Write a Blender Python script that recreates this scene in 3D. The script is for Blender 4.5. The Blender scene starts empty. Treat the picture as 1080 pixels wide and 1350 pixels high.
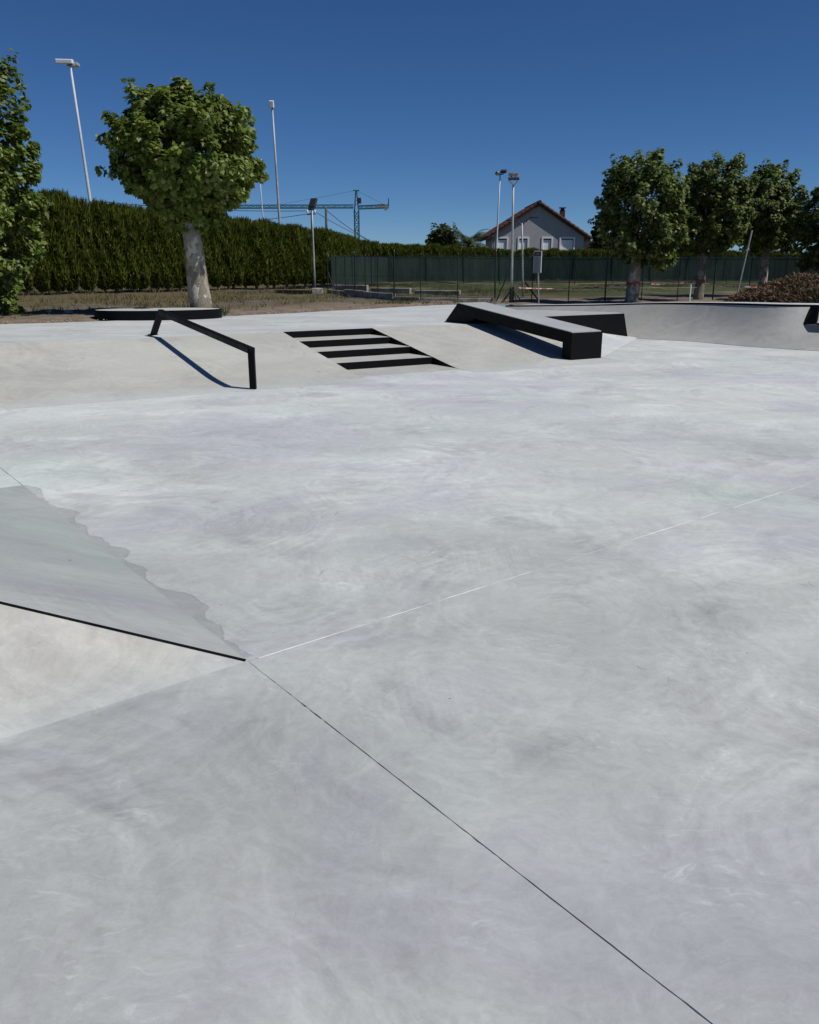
import bpy, bmesh, math, random
import numpy as np
from mathutils import Vector, Matrix
rnd = random.Random(7)
rng = np.random.default_rng(11)
R = math.radians
sc = bpy.context.scene
C = sc.collection

# ------------------------------------------------------------------ camera, sky, sun, exposure
EYE = 1.6
PITCH = 16.748
cd = bpy.data.cameras.new('camera'); cam = bpy.data.objects.new('camera', cd); C.objects.link(cam)
cd.sensor_fit = 'HORIZONTAL'; cd.sensor_width = 36; cd.lens = 36.0
cd.clip_start = 0.05; cd.clip_end = 6000
cam.location = (0, 0, EYE); cam.rotation_euler = (R(90 - PITCH), 0, 0)
sc.camera = cam

SUN_EL, SUN_AZ = 52.0, 110.0            # azimuth clockwise from +Y
w = bpy.data.worlds.new('World'); sc.world = w; w.use_nodes = True
wn = w.node_tree.nodes; wl = w.node_tree.links; wn.clear()
sky = wn.new('ShaderNodeTexSky'); sky.sky_type = 'NISHITA'; sky.sun_disc = False
sky.sun_elevation = R(SUN_EL); sky.sun_rotation = R(SUN_AZ)
sky.altitude = 4000; sky.air_density = 1.0; sky.dust_density = 0.0; sky.ozone_density = 6.0
bg = wn.new('ShaderNodeBackground'); bg.inputs['Strength'].default_value = 0.062
wo = wn.new('ShaderNodeOutputWorld')
hsv = wn.new('ShaderNodeHueSaturation'); hsv.inputs['Saturation'].default_value = 1.1
tint = wn.new('ShaderNodeMix'); tint.data_type = 'RGBA'; tint.blend_type = 'MULTIPLY'; tint.inputs[0].default_value = 1; tint.inputs[7].default_value = (.80, .93, 1.05, 1)
wl.new(sky.outputs[0], hsv.inputs['Color']); wl.new(hsv.outputs[0], tint.inputs[6]); wl.new(tint.outputs[2], bg.inputs[0]); wl.new(bg.outputs[0], wo.inputs[0])
sd = bpy.data.lights.new('sun', 'SUN'); sd.energy = 4.25; sd.angle = R(0.53); sd.color = (1.0, 0.965, 0.915)
so = bpy.data.objects.new('sun', sd); C.objects.link(so)
_d = Vector((math.sin(R(SUN_AZ)) * math.cos(R(SUN_EL)), math.cos(R(SUN_AZ)) * math.cos(R(SUN_EL)), math.sin(R(SUN_EL))))
so.rotation_euler = _d.to_track_quat('Z', 'Y').to_euler(); so.location = _d * 60
vs = sc.view_settings
vs.view_transform = 'Standard'; vs.look = 'None'; vs.gamma = 1; vs.use_curve_mapping = False
vs.exposure = 0.0
sc.cycles.max_bounces = 8; sc.cycles.transparent_max_bounces = 24
sc.cycles.use_denoising = True

# ------------------------------------------------------------------ helpers
def tn(t, n, z=0.0):
    """skatepark frame: t runs along the bank, n runs up it"""
    return (t * .861 - n * .509, t * .509 + n * .861, z)

def link(o, parent=None):
    C.objects.link(o)
    if parent is not None: o.parent = parent
    return o
def tag(o, label=None, cat=None, group=None, kind=None):
    if label: o['label'] = label
    if cat: o['category'] = cat
    if group: o['group'] = group
    if kind: o['kind'] = kind
    return o
def thing(name, loc, label, cat, group=None):
    o = bpy.data.objects.new(name, None); o.location = loc; link(o); o.empty_display_size = .2
    return tag(o, label, cat, group)

class MB:
    def __init__(s): s.bm = bmesh.new()
    def poly(s, pts):
        return s.bm.faces.new([s.bm.verts.new(p) for p in pts])
    def box(s, c, size, rot=None):
        m = Matrix.Translation(c)
        if rot is not None: m = m @ rot.to_4x4()
        bmesh.ops.create_cube(s.bm, size=1, matrix=m @ Matrix.Diagonal((*size, 1)))
        return s
    def bar(s, a, b, wd, hd=None):
        a = Vector(a); b = Vector(b); d = b - a
        q = d.to_track_quat('Z', 'X')
        return s.box((a + b) / 2, (wd, hd or wd, d.length), q.to_matrix())
    def tube(s, pts, rad, seg=8, cap=True):
        pts = [Vector(p) for p in pts]
        if not hasattr(rad, '__len__'): rad = [rad] * len(pts)
        rings = []
        up = None
        for i, p in enumerate(pts):
            d = (pts[min(i + 1, len(pts) - 1)] - pts[max(i - 1, 0)]).normalized()
            if up is None:
                up = d.orthogonal().normalized()
            u = (up - d * up.dot(d)).normalized(); up = u
            v = d.cross(u)
            rings.append([s.bm.verts.new(p + (u * math.cos(k * 2 * math.pi / seg) + v * math.sin(k * 2 * math.pi / seg)) * rad[i]) for k in range(seg)])
        for a, b in zip(rings, rings[1:]):
            for k in range(seg): s.bm.faces.new((a[k], a[(k + 1) % seg], b[(k + 1) % seg], b[k]))
        if cap:
            s.bm.faces.new(rings[0][::-1]); s.bm.faces.new(rings[-1])
        return s
    def prism(s, pts, z0, z1):
        """vertical prism over plan points; z0/z1 numbers or lists"""
        n = len(pts)
        za = z0 if hasattr(z0, '__len__') else [z0] * n
        zb = z1 if hasattr(z1, '__len__') else [z1] * n
        lo = [s.bm.verts.new((p[0], p[1], za[i])) for i, p in enumerate(pts)]
        hi = [s.bm.verts.new((p[0], p[1], zb[i])) for i, p in enumerate(pts)]
        s.bm.faces.new(lo[::-1]); s.bm.faces.new(hi)
        for i in range(n): s.bm.faces.new((lo[i], lo[(i + 1) % n], hi[(i + 1) % n], hi[i]))
        return s
    def extr(s, pts, off):
        """prism: 3D polygon pushed along a vector"""
        off = Vector(off); n = len(pts)
        a = [s.bm.verts.new(p) for p in pts]; b = [s.bm.verts.new(Vector(p) + off) for p in pts]
        s.bm.faces.new(a[::-1]); s.bm.faces.new(b)
        for i in range(n): s.bm.faces.new((a[i], a[(i + 1) % n], b[(i + 1) % n], b[i]))
        return s
    def bevel(s, w, ang=30, seg=2):
        bmesh.ops.recalc_face_normals(s.bm, faces=s.bm.faces)
        es = [e for e in s.bm.edges if len(e.link_faces) == 2 and e.calc_face_angle(0) > R(ang)]
        bmesh.ops.bevel(s.bm, geom=es, offset=w, segments=seg, affect='EDGES', profile=.5, clamp_overlap=True)
        return s
    def build(s, name, mat, parent=None, smooth=False, recalc=True, world=True):
        if recalc: bmesh.ops.recalc_face_normals(s.bm, faces=s.bm.faces)
        me = bpy.data.meshes.new(name)
        if parent is not None and world:           # pieces are drawn in world metres; keep them there under their thing
            bmesh.ops.translate(s.bm, verts=s.bm.verts, vec=-wloc(parent))
        s.bm.to_mesh(me); s.bm.free()
        me.materials.append(mat)
        if smooth:
            for p in me.polygons: p.use_smooth = True
        return link(bpy.data.objects.new(name, me), parent)
def wloc(o):
    v = Vector((0, 0, 0))
    while o is not None:
        v = v + o.location; o = o.parent
    return v
def np_mesh(name, verts, faces_n, mat, smooth=False):
    """verts (N,3); faces_n: (M,k) array"""
    me = bpy.data.meshes.new(name)
    v = np.ascontiguousarray(verts, dtype=np.float32); f = np.ascontiguousarray(faces_n, dtype=np.int32)
    M, k = f.shape
    me.vertices.add(len(v)); me.vertices.foreach_set('co', v.ravel())
    me.loops.add(M * k); me.loops.foreach_set('vertex_index', f.ravel())
    me.polygons.add(M); me.polygons.foreach_set('loop_start', np.arange(M, dtype=np.int32) * k)
    me.update(calc_edges=True)
    me.materials.append(mat)
    if smooth: me.polygons.foreach_set('use_smooth', np.ones(M, dtype=bool))
    return me

# ------------------------------------------------------------------ materials
class NT:
    def __init__(s, name):
        s.m = bpy.data.materials.new(name); s.m.use_nodes = True
        s.t = s.m.node_tree; s.t.nodes.clear()
        s.out = s.t.nodes.new('ShaderNodeOutputMaterial')
    def n(s, typ, **kw):
        nd = s.t.nodes.new(typ)
        for k, v in kw.items():
            if k.startswith('_'): setattr(nd, k[1:], v)
        return nd
    def set(s, sock, v):
        if isinstance(v, bpy.types.NodeSocket): s.t.links.new(v, sock)
        elif v is not None:
            sock.default_value = (*v, 1) if (hasattr(v, '__len__') and len(v) == 3 and sock.type == 'RGBA') else v
    def math(s, op, a, b=None, c=None, clamp=False):
        nd = s.n('ShaderNodeMath'); nd.operation = op; nd.use_clamp = clamp
        for i, v in enumerate((a, b, c)): s.set(nd.inputs[i], v)
        return nd.outputs[0]
    def vmath(s, op, a, b=None, out=0):
        nd = s.n('ShaderNodeVectorMath'); nd.operation = op
        s.set(nd.inputs[0], a)
        if b is not None:
            s.set(nd.inputs[3 if op == 'SCALE' else 1], b)
        return nd.outputs['Value'] if op in ('DOT_PRODUCT', 'LENGTH') else nd.outputs[0]
    def pos(s):
        return s.n('ShaderNodeNewGeometry').outputs['Position']
    def noise(s, vec, scale, detail=4, rough=.55, dist=0.0, out='Fac', lac=2.0):
        nd = s.n('ShaderNodeTexNoise'); s.set(nd.inputs['Vector'], vec)
        nd.inputs['Scale'].default_value = scale; nd.inputs['Detail'].default_value = detail
        nd.inputs['Roughness'].default_value = rough; nd.inputs['Distortion'].default_value = dist
        nd.inputs['Lacunarity'].default_value = lac
        return nd.outputs[out]
    def ramp(s, fac, a, b, lo=0.0, hi=1.0):
        nd = s.n('ShaderNodeMapRange'); s.set(nd.inputs[0], fac)
        nd.inputs[1].default_value = a; nd.inputs[2].default_value = b
        nd.inputs[3].default_value = lo; nd.inputs[4].default_value = hi
        nd.interpolation_type = 'SMOOTHSTEP'
        return nd.outputs[0]
    def mix(s, fac, a, b, mode='MIX'):
        nd = s.n('ShaderNodeMix'); nd.data_type = 'RGBA'; nd.blend_type = mode
        s.set(nd.inputs[0], fac); s.set(nd.inputs[6], a); s.set(nd.inputs[7], b)
        return nd.outputs[2]
    def bump(s, h, strength, dist=.01):
        nd = s.n('ShaderNodeBump'); nd.inputs['Strength'].default_value = strength; nd.inputs['Distance'].default_value = dist
        s.set(nd.inputs['Height'], h); return nd.outputs[0]
    def bsdf(s, col, rough=.5, spec=.5, normal=None, metal=0.0, **kw):
        nd = s.n('ShaderNodeBsdfPrincipled')
        s.set(nd.inputs['Base Color'], col); s.set(nd.inputs['Roughness'], rough); s.set(nd.inputs['Specular IOR Level'], spec)
        s.set(nd.inputs['Metallic'], metal)
        if normal is not None: s.set(nd.inputs['Normal'], normal)
        for k, v in kw.items(): s.set(nd.inputs[k], v)
        return nd.outputs[0]
    def done(s, surf):
        s.t.links.new(surf, s.out.inputs[0]); return s.m

def concrete(name, base, dark, light, green=.5, warm=.35, stroke=1.15, fold=None, patchy=1.0, stretch=None, foot=None):
    base, dark, light = [(q[0] * 1.015, q[1] * 1.035, q[2] * .992) for q in (base, dark, light)]
    k = NT(name); P = k.pos()
    if stretch:
        mp = k.n('ShaderNodeMapping'); k.set(mp.inputs[0], P); mp.inputs['Rotation'].default_value = (0, 0, stretch[0]); mp.inputs['Scale'].default_value = (1, stretch[1], 1)
        Q = mp.outputs[0]
    else: Q = P
    warp = k.noise(P, .8, 3, .5, out='Color')
    PW = k.vmath('ADD', Q, k.vmath('SCALE', k.vmath('SUBTRACT', warp, (.5, .5, .5)), .9))
    big = k.noise(k.vmath('ADD', PW, (17.3, 5.2, 2.0)), .42, 5, .58, .4)
    med = k.noise(PW, 1.15, 6, .64, .35)
    c = k.mix(k.ramp(big, .34, .66), dark, light)
    c = k.mix(.28, c, base)
    # dark blotches where the slab dried late
    bl = k.ramp(med, .50, .70)
    c = k.mix(k.math('MULTIPLY', bl,   .60 * patchy), c, tuple(x * .74 for x in (dark[0] * 1.02, dark[1] * .99, dark[2] * 1.04)))
    ef = k.ramp(k.noise(PW, 1.9, 7, .68, .6), .52, .74)
    c = k.mix(k.math('MULTIPLY', ef, .5 * patchy), c, tuple(min(1, x * 1.10) for x in light))
    g = k.ramp(k.noise(P, .55, 3, .5, .5), .52, .7)
    c = k.mix(k.math('MULTIPLY', g, green), c, (base[0] * .95, base[1] * 1.045, base[2] * .985))
    off = k.vmath('ADD', P, (31.7, 12.3, 4.0))
    wm = k.ramp(k.noise(off, .5, 3, .5, .8), .54, .72)
    c = k.mix(k.math('MULTIPLY', wm, warm), c, (base[0] * 1.09, base[1] * 1.04, base[2] * .95))
    pu = k.ramp(k.noise(k.vmath('ADD', PW, (7.7, -12.3, 9.0)), .62, 5, .6, .4), .47, .66)
    c = k.mix(k.math('MULTIPLY', pu, .75 * min(1, green * 2)), c, (base[0] * .90, base[1] * .87, base[2] * .945))
    # long pale and dark bands left by the screed
    mb = k.n('ShaderNodeMapping'); k.set(mb.inputs[0], PW); mb.inputs['Rotation'].default_value = (0, 0, R(-22)); mb.inputs['Scale'].default_value = (.22, 1.25, 1)
    bd = k.noise(mb.outputs[0], 1.0, 5, .6, .35)
    c = k.vmath('SCALE', c, k.math('ADD', 1.0, k.math('MULTIPLY', k.math('SUBTRACT', bd, .5), .34 * patchy)))
    # power-float arcs: thin concentric streaks round scattered centres
    wp = k.vmath('ADD', P, k.vmath('SCALE', k.noise(P, 2.2, 3, .6, out='Color'), .24))
    arcs = None
    for sca, frq, sh in ((.45, 26, 0.0), (.7, 34, 5.3)):
        vo = k.n('ShaderNodeTexVoronoi'); vo.feature = 'SMOOTH_F1'; vo.inputs['Scale'].default_value = sca
        vo.inputs['Smoothness'].default_value = .35
        k.set(vo.inputs['Vector'], k.vmath('ADD', wp, (sh, sh * .7, 0)))
        nz = k.n('ShaderNodeTexNoise'); nz.noise_dimensions = '4D'
        k.set(nz.inputs['Vector'], k.vmath('SCALE', P, .9)); k.set(nz.inputs['W'], k.math('MULTIPLY', vo.outputs['Distance'], frq))
        nz.inputs['Scale'].default_value = 1.0; nz.inputs['Detail'].default_value = 5; nz.inputs['Roughness'].default_value = .65
        arcs = nz.outputs['Fac'] if arcs is None else k.math('MULTIPLY', k.math('ADD', arcs, nz.outputs['Fac']), .5)
    am = k.ramp(k.noise(P, 1.1, 3, .6, .3), .36, .62)
    av = k.math('MULTIPLY', k.math('SUBTRACT', arcs, .5), k.math('MULTIPLY', am, 1.15 * stroke))
    # scuffed laitance: fine ragged fibres
    fib = k.noise(k.vmath('MULTIPLY', wp, (9, 22, 9)), 1.0, 6, .7, 1.5)
    fm = k.ramp(k.noise(P, 1.7, 4, .6), .45, .68)
    fv = k.math('MULTIPLY', k.math('MULTIPLY', k.ramp(fib, .53, .68), fm),   .22 * stroke)
    grain = k.math('MULTIPLY', k.math('SUBTRACT', k.noise(P, 130, 3, .7), .5), .14)
    fine = k.math('MULTIPLY', k.math('SUBTRACT', k.noise(PW, 14, 6, .75, .6), .5), .44 * stroke)
    # hand trowel chatter: short parallel strokes, a new direction in every patch
    vt = k.n('ShaderNodeTexVoronoi'); vt.inputs['Scale'].default_value = 1.3; k.set(vt.inputs['Vector'], wp)
    st_ = k.n('ShaderNodeSeparateColor'); k.set(st_.inputs[0], vt.outputs['Color'])
    vr = k.n('ShaderNodeVectorRotate'); vr.rotation_type = 'Z_AXIS'; k.set(vr.inputs['Vector'], P); k.set(vr.inputs['Angle'], k.math('MULTIPLY', st_.outputs[0], 6.28))
    ch = k.noise(k.vmath('MULTIPLY', vr.outputs[0], (2.2, 34, 1)), 1.0, 5, .7, .5)
    cm_ = k.math('MULTIPLY', k.ramp(vt.outputs['Distance'], .30, .50, 1, 0), k.ramp(st_.outputs[1], .35, .7))
    cv = k.math('MULTIPLY', k.math('MULTIPLY', k.math('SUBTRACT', ch, .5), cm_), .40 * stroke)
    # hairline scuffs, dark and pale
    ln = k.math('ABSOLUTE', k.math('SUBTRACT', k.noise(k.vmath('ADD', P, (3.1, 8.2, 0)), 1.6, 2, .45, .6), .5))
    lm = k.ramp(k.noise(k.vmath('ADD', P, (13.1, -8.2, 0)), 2.6, 3, .6), .60, .66)
    sv = k.math('MULTIPLY', k.math('MULTIPLY', k.ramp(ln, .0, .0035, 1, 0), lm), -.22 * stroke)
    ln2 = k.math('ABSOLUTE', k.math('SUBTRACT', k.noise(k.vmath('ADD', P, (-23.1, 4.2, 0)), 2.2, 2, .45, .6), .5))
    sv2 = k.math('MULTIPLY', k.math('MULTIPLY', k.ramp(ln2, .0, .006, 1, 0), k.ramp(k.noise(k.vmath('ADD', P, (5.1, 18.2, 0)), 2.1, 3, .6), .60, .68)), .06 * stroke)
    gr2 = k.math('MULTIPLY', k.math('SUBTRACT', k.noise(P, 48, 4, .7), .5), .14 * stroke)
    tot = k.math('ADD', k.math('ADD', av, fv), k.math('ADD', grain, fine))
    tot = k.math('ADD', tot, k.math('ADD', k.math('ADD', cv, gr2), k.math('ADD', sv, sv2)))
    c = k.vmath('SCALE', c, k.math('ADD', tot, .99))
    # pin holes and small specks
    vo = k.n('ShaderNodeTexVoronoi'); vo.inputs['Scale'].default_value = 5.5; k.set(vo.inputs['Vector'], P)
    sep = k.n('ShaderNodeSeparateColor'); k.set(sep.inputs[0], vo.outputs['Color'])
    sp = k.math('MULTIPLY', k.math('LESS_THAN', vo.outputs['Distance'], k.math('MULTIPLY', sep.outputs[1], .055)), k.math('GREATER_THAN', sep.outputs[0], .80))
    c = k.mix(k.math('MULTIPLY', sp, .62), c, (.09, .085, .08))
    # isolated round stains
    vo2 = k.n('ShaderNodeTexVoronoi'); vo2.inputs['Scale'].default_value = .9; k.set(vo2.inputs['Vector'], k.vmath('ADD', P, k.vmath('SCALE', k.noise(P, 9, 2, .5, out='Color'), .03)))
    s2 = k.n('ShaderNodeSeparateColor'); k.set(s2.inputs[0], vo2.outputs['Color'])
    st = k.math('MULTIPLY', k.ramp(vo2.outputs['Distance'], .018, .032, 1, 0), k.math('GREATER_THAN', s2.outputs[0], .55))
    c = k.mix(k.math('MULTIPLY', st, .35), c, (.17, .17, .165))
    if fold:
        # slurry that ran over the joint: scalloped overlap strip beside a fold line
        (F, along, nrm, L) = fold
        dv = k.vmath('SUBTRACT', P, F)
        a = k.vmath('DOT_PRODUCT', dv, along); q = k.vmath('DOT_PRODUCT', dv, nrm)
        cmb = k.n('ShaderNodeCombineXYZ'); k.set(cmb.inputs[0], a)
        wv = k.noise(cmb.outputs[0], 2.1, 1.5, .5)
        sc_ = k.noise(cmb.outputs[0], 9.0, 2, .6)
        wid = k.math('ADD', k.math('MULTIPLY', k.ramp(wv, .40, .66), .10), k.math('MULTIPLY', k.math('SUBTRACT', sc_, .45), .065))
        wid = k.math('ADD', wid, .022)
        e = k.math('SUBTRACT', wid, q)
        msk = k.math('MULTIPLY', k.ramp(e, 0.0, .008), k.math('MULTIPLY', k.ramp(a, .02, .05), k.ramp(a, L - .1, L, 1, 0)))
        rim = k.math('MULTIPLY', msk, k.ramp(e, 0.0, .02, 1, 0))
        c = k.mix(k.math('MULTIPLY', msk, .62), c, k.vmath('SCALE', c, .66))
        c = k.mix(k.math('MULTIPLY', rim, .35), c, k.vmath('SCALE', c, .6))
        # rubbed dirty band along the lower fold of the pyramid
        dv2 = k.vmath('SUBTRACT', P, F)
        a2 = k.vmath('DOT_PRODUCT', dv2, (-.786, -.618, 0)); q2 = k.vmath('DOT_PRODUCT', dv2, (.618, -.786, 0))
        q2 = k.math('ADD', q2, k.math('MULTIPLY', k.math('SUBTRACT', k.noise(P, 4, 3, .6), .5), .10))
        m2 = k.math('MULTIPLY', k.ramp(q2, .0, .03), k.math('MULTIPLY', k.ramp(q2, .05, .17, 1, 0), k.ramp(a2, .0, .3)))
        c = k.mix(k.math('MULTIPLY', m2, .55), c, k.vmath('SCALE', c, .78))
        # lighting gradient painted into the floor colour: darker near, paler far, ragged edge
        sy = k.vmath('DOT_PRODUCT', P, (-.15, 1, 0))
        light_grad = k.ramp(k.math('ADD', sy, k.math('MULTIPLY', k.math('SUBTRACT', big, .5), 9.0)), 1.5, 8.5)
        c = k.vmath('SCALE', c, k.math('ADD', .85, k.math('MULTIPLY', light_grad, .33)))
    if foot:
        # floor slurry feathered over the foot of the slope, ragged
        nn = k.vmath('DOT_PRODUCT', P, foot[3])
        fr = k.ramp(k.math('ADD', nn, k.math('MULTIPLY', k.math('SUBTRACT', k.noise(P, foot[5], 5, .65), .5), foot[4])), foot[0], foot[1], .9, 0)
        c = k.mix(fr, c, k.vmath('SCALE', k.vmath('MULTIPLY', c, foot[2]), 1.0))
    h = k.math('ADD', k.math('MULTIPLY', tot, 1.0), k.math('MULTIPLY', k.noise(P, 3, 3, .5), .6))
    rgh = k.ramp(med, .3, .7, .50, .66)
    return k.done(k.bsdf(c, rgh, .36, k.bump(h, .22, .006)))

Fp = (-.682, 3.129, 0); G_ = (-2.938, 6.017, 0)
_L = math.hypot(G_[0] - Fp[0], G_[1] - Fp[1])
_al = ((G_[0] - Fp[0]) / _L, (G_[1] - Fp[1]) / _L, 0); _nr = (_al[1], -_al[0], 0)
M = {}
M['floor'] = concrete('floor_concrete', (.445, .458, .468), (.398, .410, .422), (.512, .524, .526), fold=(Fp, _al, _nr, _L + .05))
M['deck'] = concrete('deck_concrete', (.50, .51, .512), (.43, .443, .45), (.57, .578, .575), green=.5, stretch=(R(-20), 3.0))
M['bank'] = concrete('bank_concrete', (.425, .415, .395), (.385, .375, .355), (.47, .46, .44), green=.1, warm=.55, stroke=.8, patchy=.6, foot=(10.55, 11.35, (1.10, 1.16, 1.24), (-.509, .861, 0), .7, 1.6))
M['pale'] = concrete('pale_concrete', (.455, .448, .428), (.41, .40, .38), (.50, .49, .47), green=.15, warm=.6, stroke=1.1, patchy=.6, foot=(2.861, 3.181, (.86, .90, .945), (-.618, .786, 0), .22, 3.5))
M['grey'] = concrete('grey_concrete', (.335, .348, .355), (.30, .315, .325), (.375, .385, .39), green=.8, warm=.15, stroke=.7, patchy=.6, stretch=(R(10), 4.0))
M['qp'] = concrete('wall_concrete', (.35, .344, .336), (.31, .306, .30), (.39, .384, .376), green=.0, warm=.5, stroke=.9, patchy=.6)
M['slabtop'] = concrete('top_concrete', (.37, .378, .385), (.34, .35, .36), (.41, .415, .42), green=.3, warm=.2, stroke=.5, patchy=.4)

def simple(name, col, rough=.5, spec=.4, metal=0.0, var=.15, scale=6.0, bump=0.0, bscale=40, col2=None):
    k = NT(name); P = k.n('ShaderNodeTexCoord').outputs['Object']
    n = k.noise(P, scale, 5, .6, .3)
    a = tuple(x * (1 - var) for x in col); b = col2 or tuple(min(1, x * (1 + var)) for x in col)
    c = k.mix(k.ramp(n, .35, .65), a, b)
    nm = k.bump(k.noise(P, bscale, 4, .6), bump, .01) if bump else None
    return k.done(k.bsdf(c, k.ramp(n, .3, .7, max(rough - .08, .05), min(1, rough + .08)), spec, nm, metal))
def steel_mat():
    k = NT('black_painted_steel'); P = k.pos()
    n = k.noise(P, 3.5, 6, .65, .5)
    dust = k.math('MULTIPLY', k.ramp(n, .5, .75), k.ramp(k.vmath('DOT_PRODUCT', k.n('ShaderNodeNewGeometry').outputs['Normal'], (0, 0, 1)), -.1, .9, .10, .5))
    c = k.mix(dust, (.0042, .0042, .0050), (.020, .020, .022))
    return k.done(k.bsdf(c, k.ramp(n, .3, .7,   .42, .6), .09, k.bump(k.noise(P, 90, 3, .6), .04, .003)))
M['steel'] = steel_mat()
M['void'] = simple('joint_shadow_grit', (.022, .022, .023), .9, .1, scale=20)
M['cut'] = simple('dusty_joint_filler', (.66, .66, .65), .8, .2, scale=3, var=.30)
M['galv'] = simple('galvanised_steel', (.36, .375, .38), .55, .4, .25, .12, 3)
M['white_paint'] = simple('white_paint', (.76, .77, .77), .4, .4, 0, .05)
M['pale_metal'] = simple('dull_pale_paint', (.50, .53, .55), .6, .3, 0, .06)
M['dark_metal'] = simple('dark_metal', (.03, .032, .035), .5, .4)
M['lens'] = simple('lamp_glass', (.55, .58, .60), .15, .6, 0, .05)
M['green_post'] = simple('dark_green_post', (.016, .032, .024), .45, .4)
M['wood_pole'] = simple('weathered_wood', (.085, .075, .066), .85, .2, 0, .3, 9)
M['kerb'] = simple('weathered_kerb_concrete', (.27, .255, .23), .9, .2, 0, .35, 3.0, .4, 20)
M['stone'] = simple('pale_stone', (.44, .41, .36), .85, .25, 0, .25, 7, .6, 14)
M['pebble'] = simple('brown_pebbles', (.22, .18, .145), .9, .2, 0, .4, 12)
M['tape_white'] = simple('white_tape', (.50, .46, .46), .4, .4, 0, .05)
M['tape_red'] = simple('red_tape', (.46, .05, .055), .4, .4, 0, .1)

def leaf_mat(name, cols, trans=.35, rough=.42, spec=.35, tcol=None):
    k = NT(name)
    g = k.n('ShaderNodeNewGeometry'); r = g.outputs['Random Per Island']
    cr = k.n('ShaderNodeValToRGB'); k.set(cr.inputs[0], r)
    el = cr.color_ramp.elements
    while len(el) < len(cols): el.new(.5)
    for i, c in enumerate(cols):
        el[i].position = i / (len(cols) - 1); el[i].color = (*c, 1)
    big = k.noise(g.outputs['Position'], 1.4, 3, .5)
    c = k.vmath('SCALE', cr.outputs[0], k.ramp(big, .3, .7, .82, 1.2))
    bs = k.bsdf(c, rough, spec)
    tr = k.n('ShaderNodeBsdfTranslucent')
    k.set(tr.inputs[0], k.mix(.55, k.vmath('SCALE', c, 1.5), tcol or (.16, .22, .03)))
    mx = k.n('ShaderNodeMixShader'); mx.inputs[0].default_value = trans
    k.t.links.new(bs, mx.inputs[1]); k.t.links.new(tr.outputs[0], mx.inputs[2])
    return k.done(mx.outputs[0])
M['leaf'] = leaf_mat('plane_leaf', [(.050, .085, .011), (.105, .160, .022), (.170, .225, .040), (.30, .33, .14)], .40, .45, .34)  # palest tone: gloss glints painted into the leaf colour, plus pale undersides
M['leafd'] = leaf_mat('plane_leaf_darker', [(.036, .062, .011), (.076, .116, .022), (.130, .175, .040), (.29, .31, .16)], .38, .5, .25)  # last tone again mixes painted glints with pale undersides
M['cypress'] = leaf_mat('cypress_spray', [(.030, .044, .006), (.052, .070, .008), (.085, .104, .012), (.13, .138, .026)], .25, .7, .12, (.10, .14, .02))
M['dead'] = leaf_mat('cut_brown_sprays', [(.090, .056, .036), (.135, .084, .054), (.20, .135, .088), (.075, .060, .038)], .12, .7, .15, (.14, .08, .03))
M['green_cut'] = leaf_mat('cut_green_sprays', [(.030, .044, .012), (.048, .062, .018), (.072, .080, .028), (.07, .055, .03)], .15, .7, .15)
M['dry_grass'] = leaf_mat('dry_grass_blades', [(.13, .10, .052), (.19, .145, .078), (.085, .085, .034), (.24, .19, .11)], .25, .7, .15, (.25, .2, .08))
M['green_grass'] = leaf_mat('green_weeds', [(.045, .07, .018), (.065, .09, .024), (.10, .11, .035), (.13, .12, .05)], .25, .6, .2)
M['palm'] = leaf_mat('palm_leaflets', [(.038, .055, .022), (.055, .075, .030), (.08, .10, .045), (.10, .11, .06)], .2, .5, .3)
M['shrub'] = leaf_mat('far_shrub_leaves', [(.030, .048, .016), (.045, .066, .020), (.065, .085, .028), (.085, .10, .035)], .2, .6, .2)

def bark_mat(name, a, b, c_, sc_=5):
    k = NT(name); P = k.pos()
    vo = k.n('ShaderNodeTexVoronoi'); vo.inputs['Scale'].default_value = sc_
    k.set(vo.inputs['Vector'], k.vmath('ADD', k.vmath('MULTIPLY', P, (1.3, 1.3, .8)), k.vmath('SCALE', k.noise(P, 5, 4, .6, out='Color'), .5)))
    sp = k.n('ShaderNodeSeparateColor'); k.set(sp.inputs[0], vo.outputs['Color'])
    c = k.mix(k.ramp(sp.outputs[0], .45, .6), a, b)
    c = k.mix(k.ramp(sp.outputs[1], .68, .74), c, c_)
    fis = k.noise(k.vmath('MULTIPLY', P, (18, 18, 5)), 1, 5, .7)
    c = k.mix(k.ramp(fis, .52, .7, 0, .6), c, tuple(x * .45 for x in a))
    h = k.math('ADD', k.math('MULTIPLY', fis, 1.2), k.math('MULTIPLY', sp.outputs[0], .8))
    return k.done(k.bsdf(c, .85, .2, k.bump(h, .8, .03)))
M['bark'] = bark_mat('plane_bark', (.20, .178, .14), (.33, .295, .235), (.50, .465, .39))
M['cbark'] = bark_mat('cypress_bark', (.12, .10, .08), (.17, .145, .12), (.22, .19, .16), 9)

# ------------------------------------------------------------------ ground sheet with the hole of the skatepark
def smooth_poly(pts, n=6):
    out = []
    P = [Vector(p) for p in pts]
    for i in range(len(P) - 1):
        p0, p1, p2, p3 = P[max(i - 1, 0)], P[i], P[i + 1], P[min(i + 2, len(P) - 1)]
        for j in range(n):
            u = j / n
            out.append(.5 * ((2 * p1) + (p2 - p0) * u + (2 * p0 - 5 * p1 + 4 * p2 - p3) * u * u + (3 * p1 - p0 - 3 * p2 + p3) * u ** 3))
    out.append(P[-1]); return out

H = .46
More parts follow.
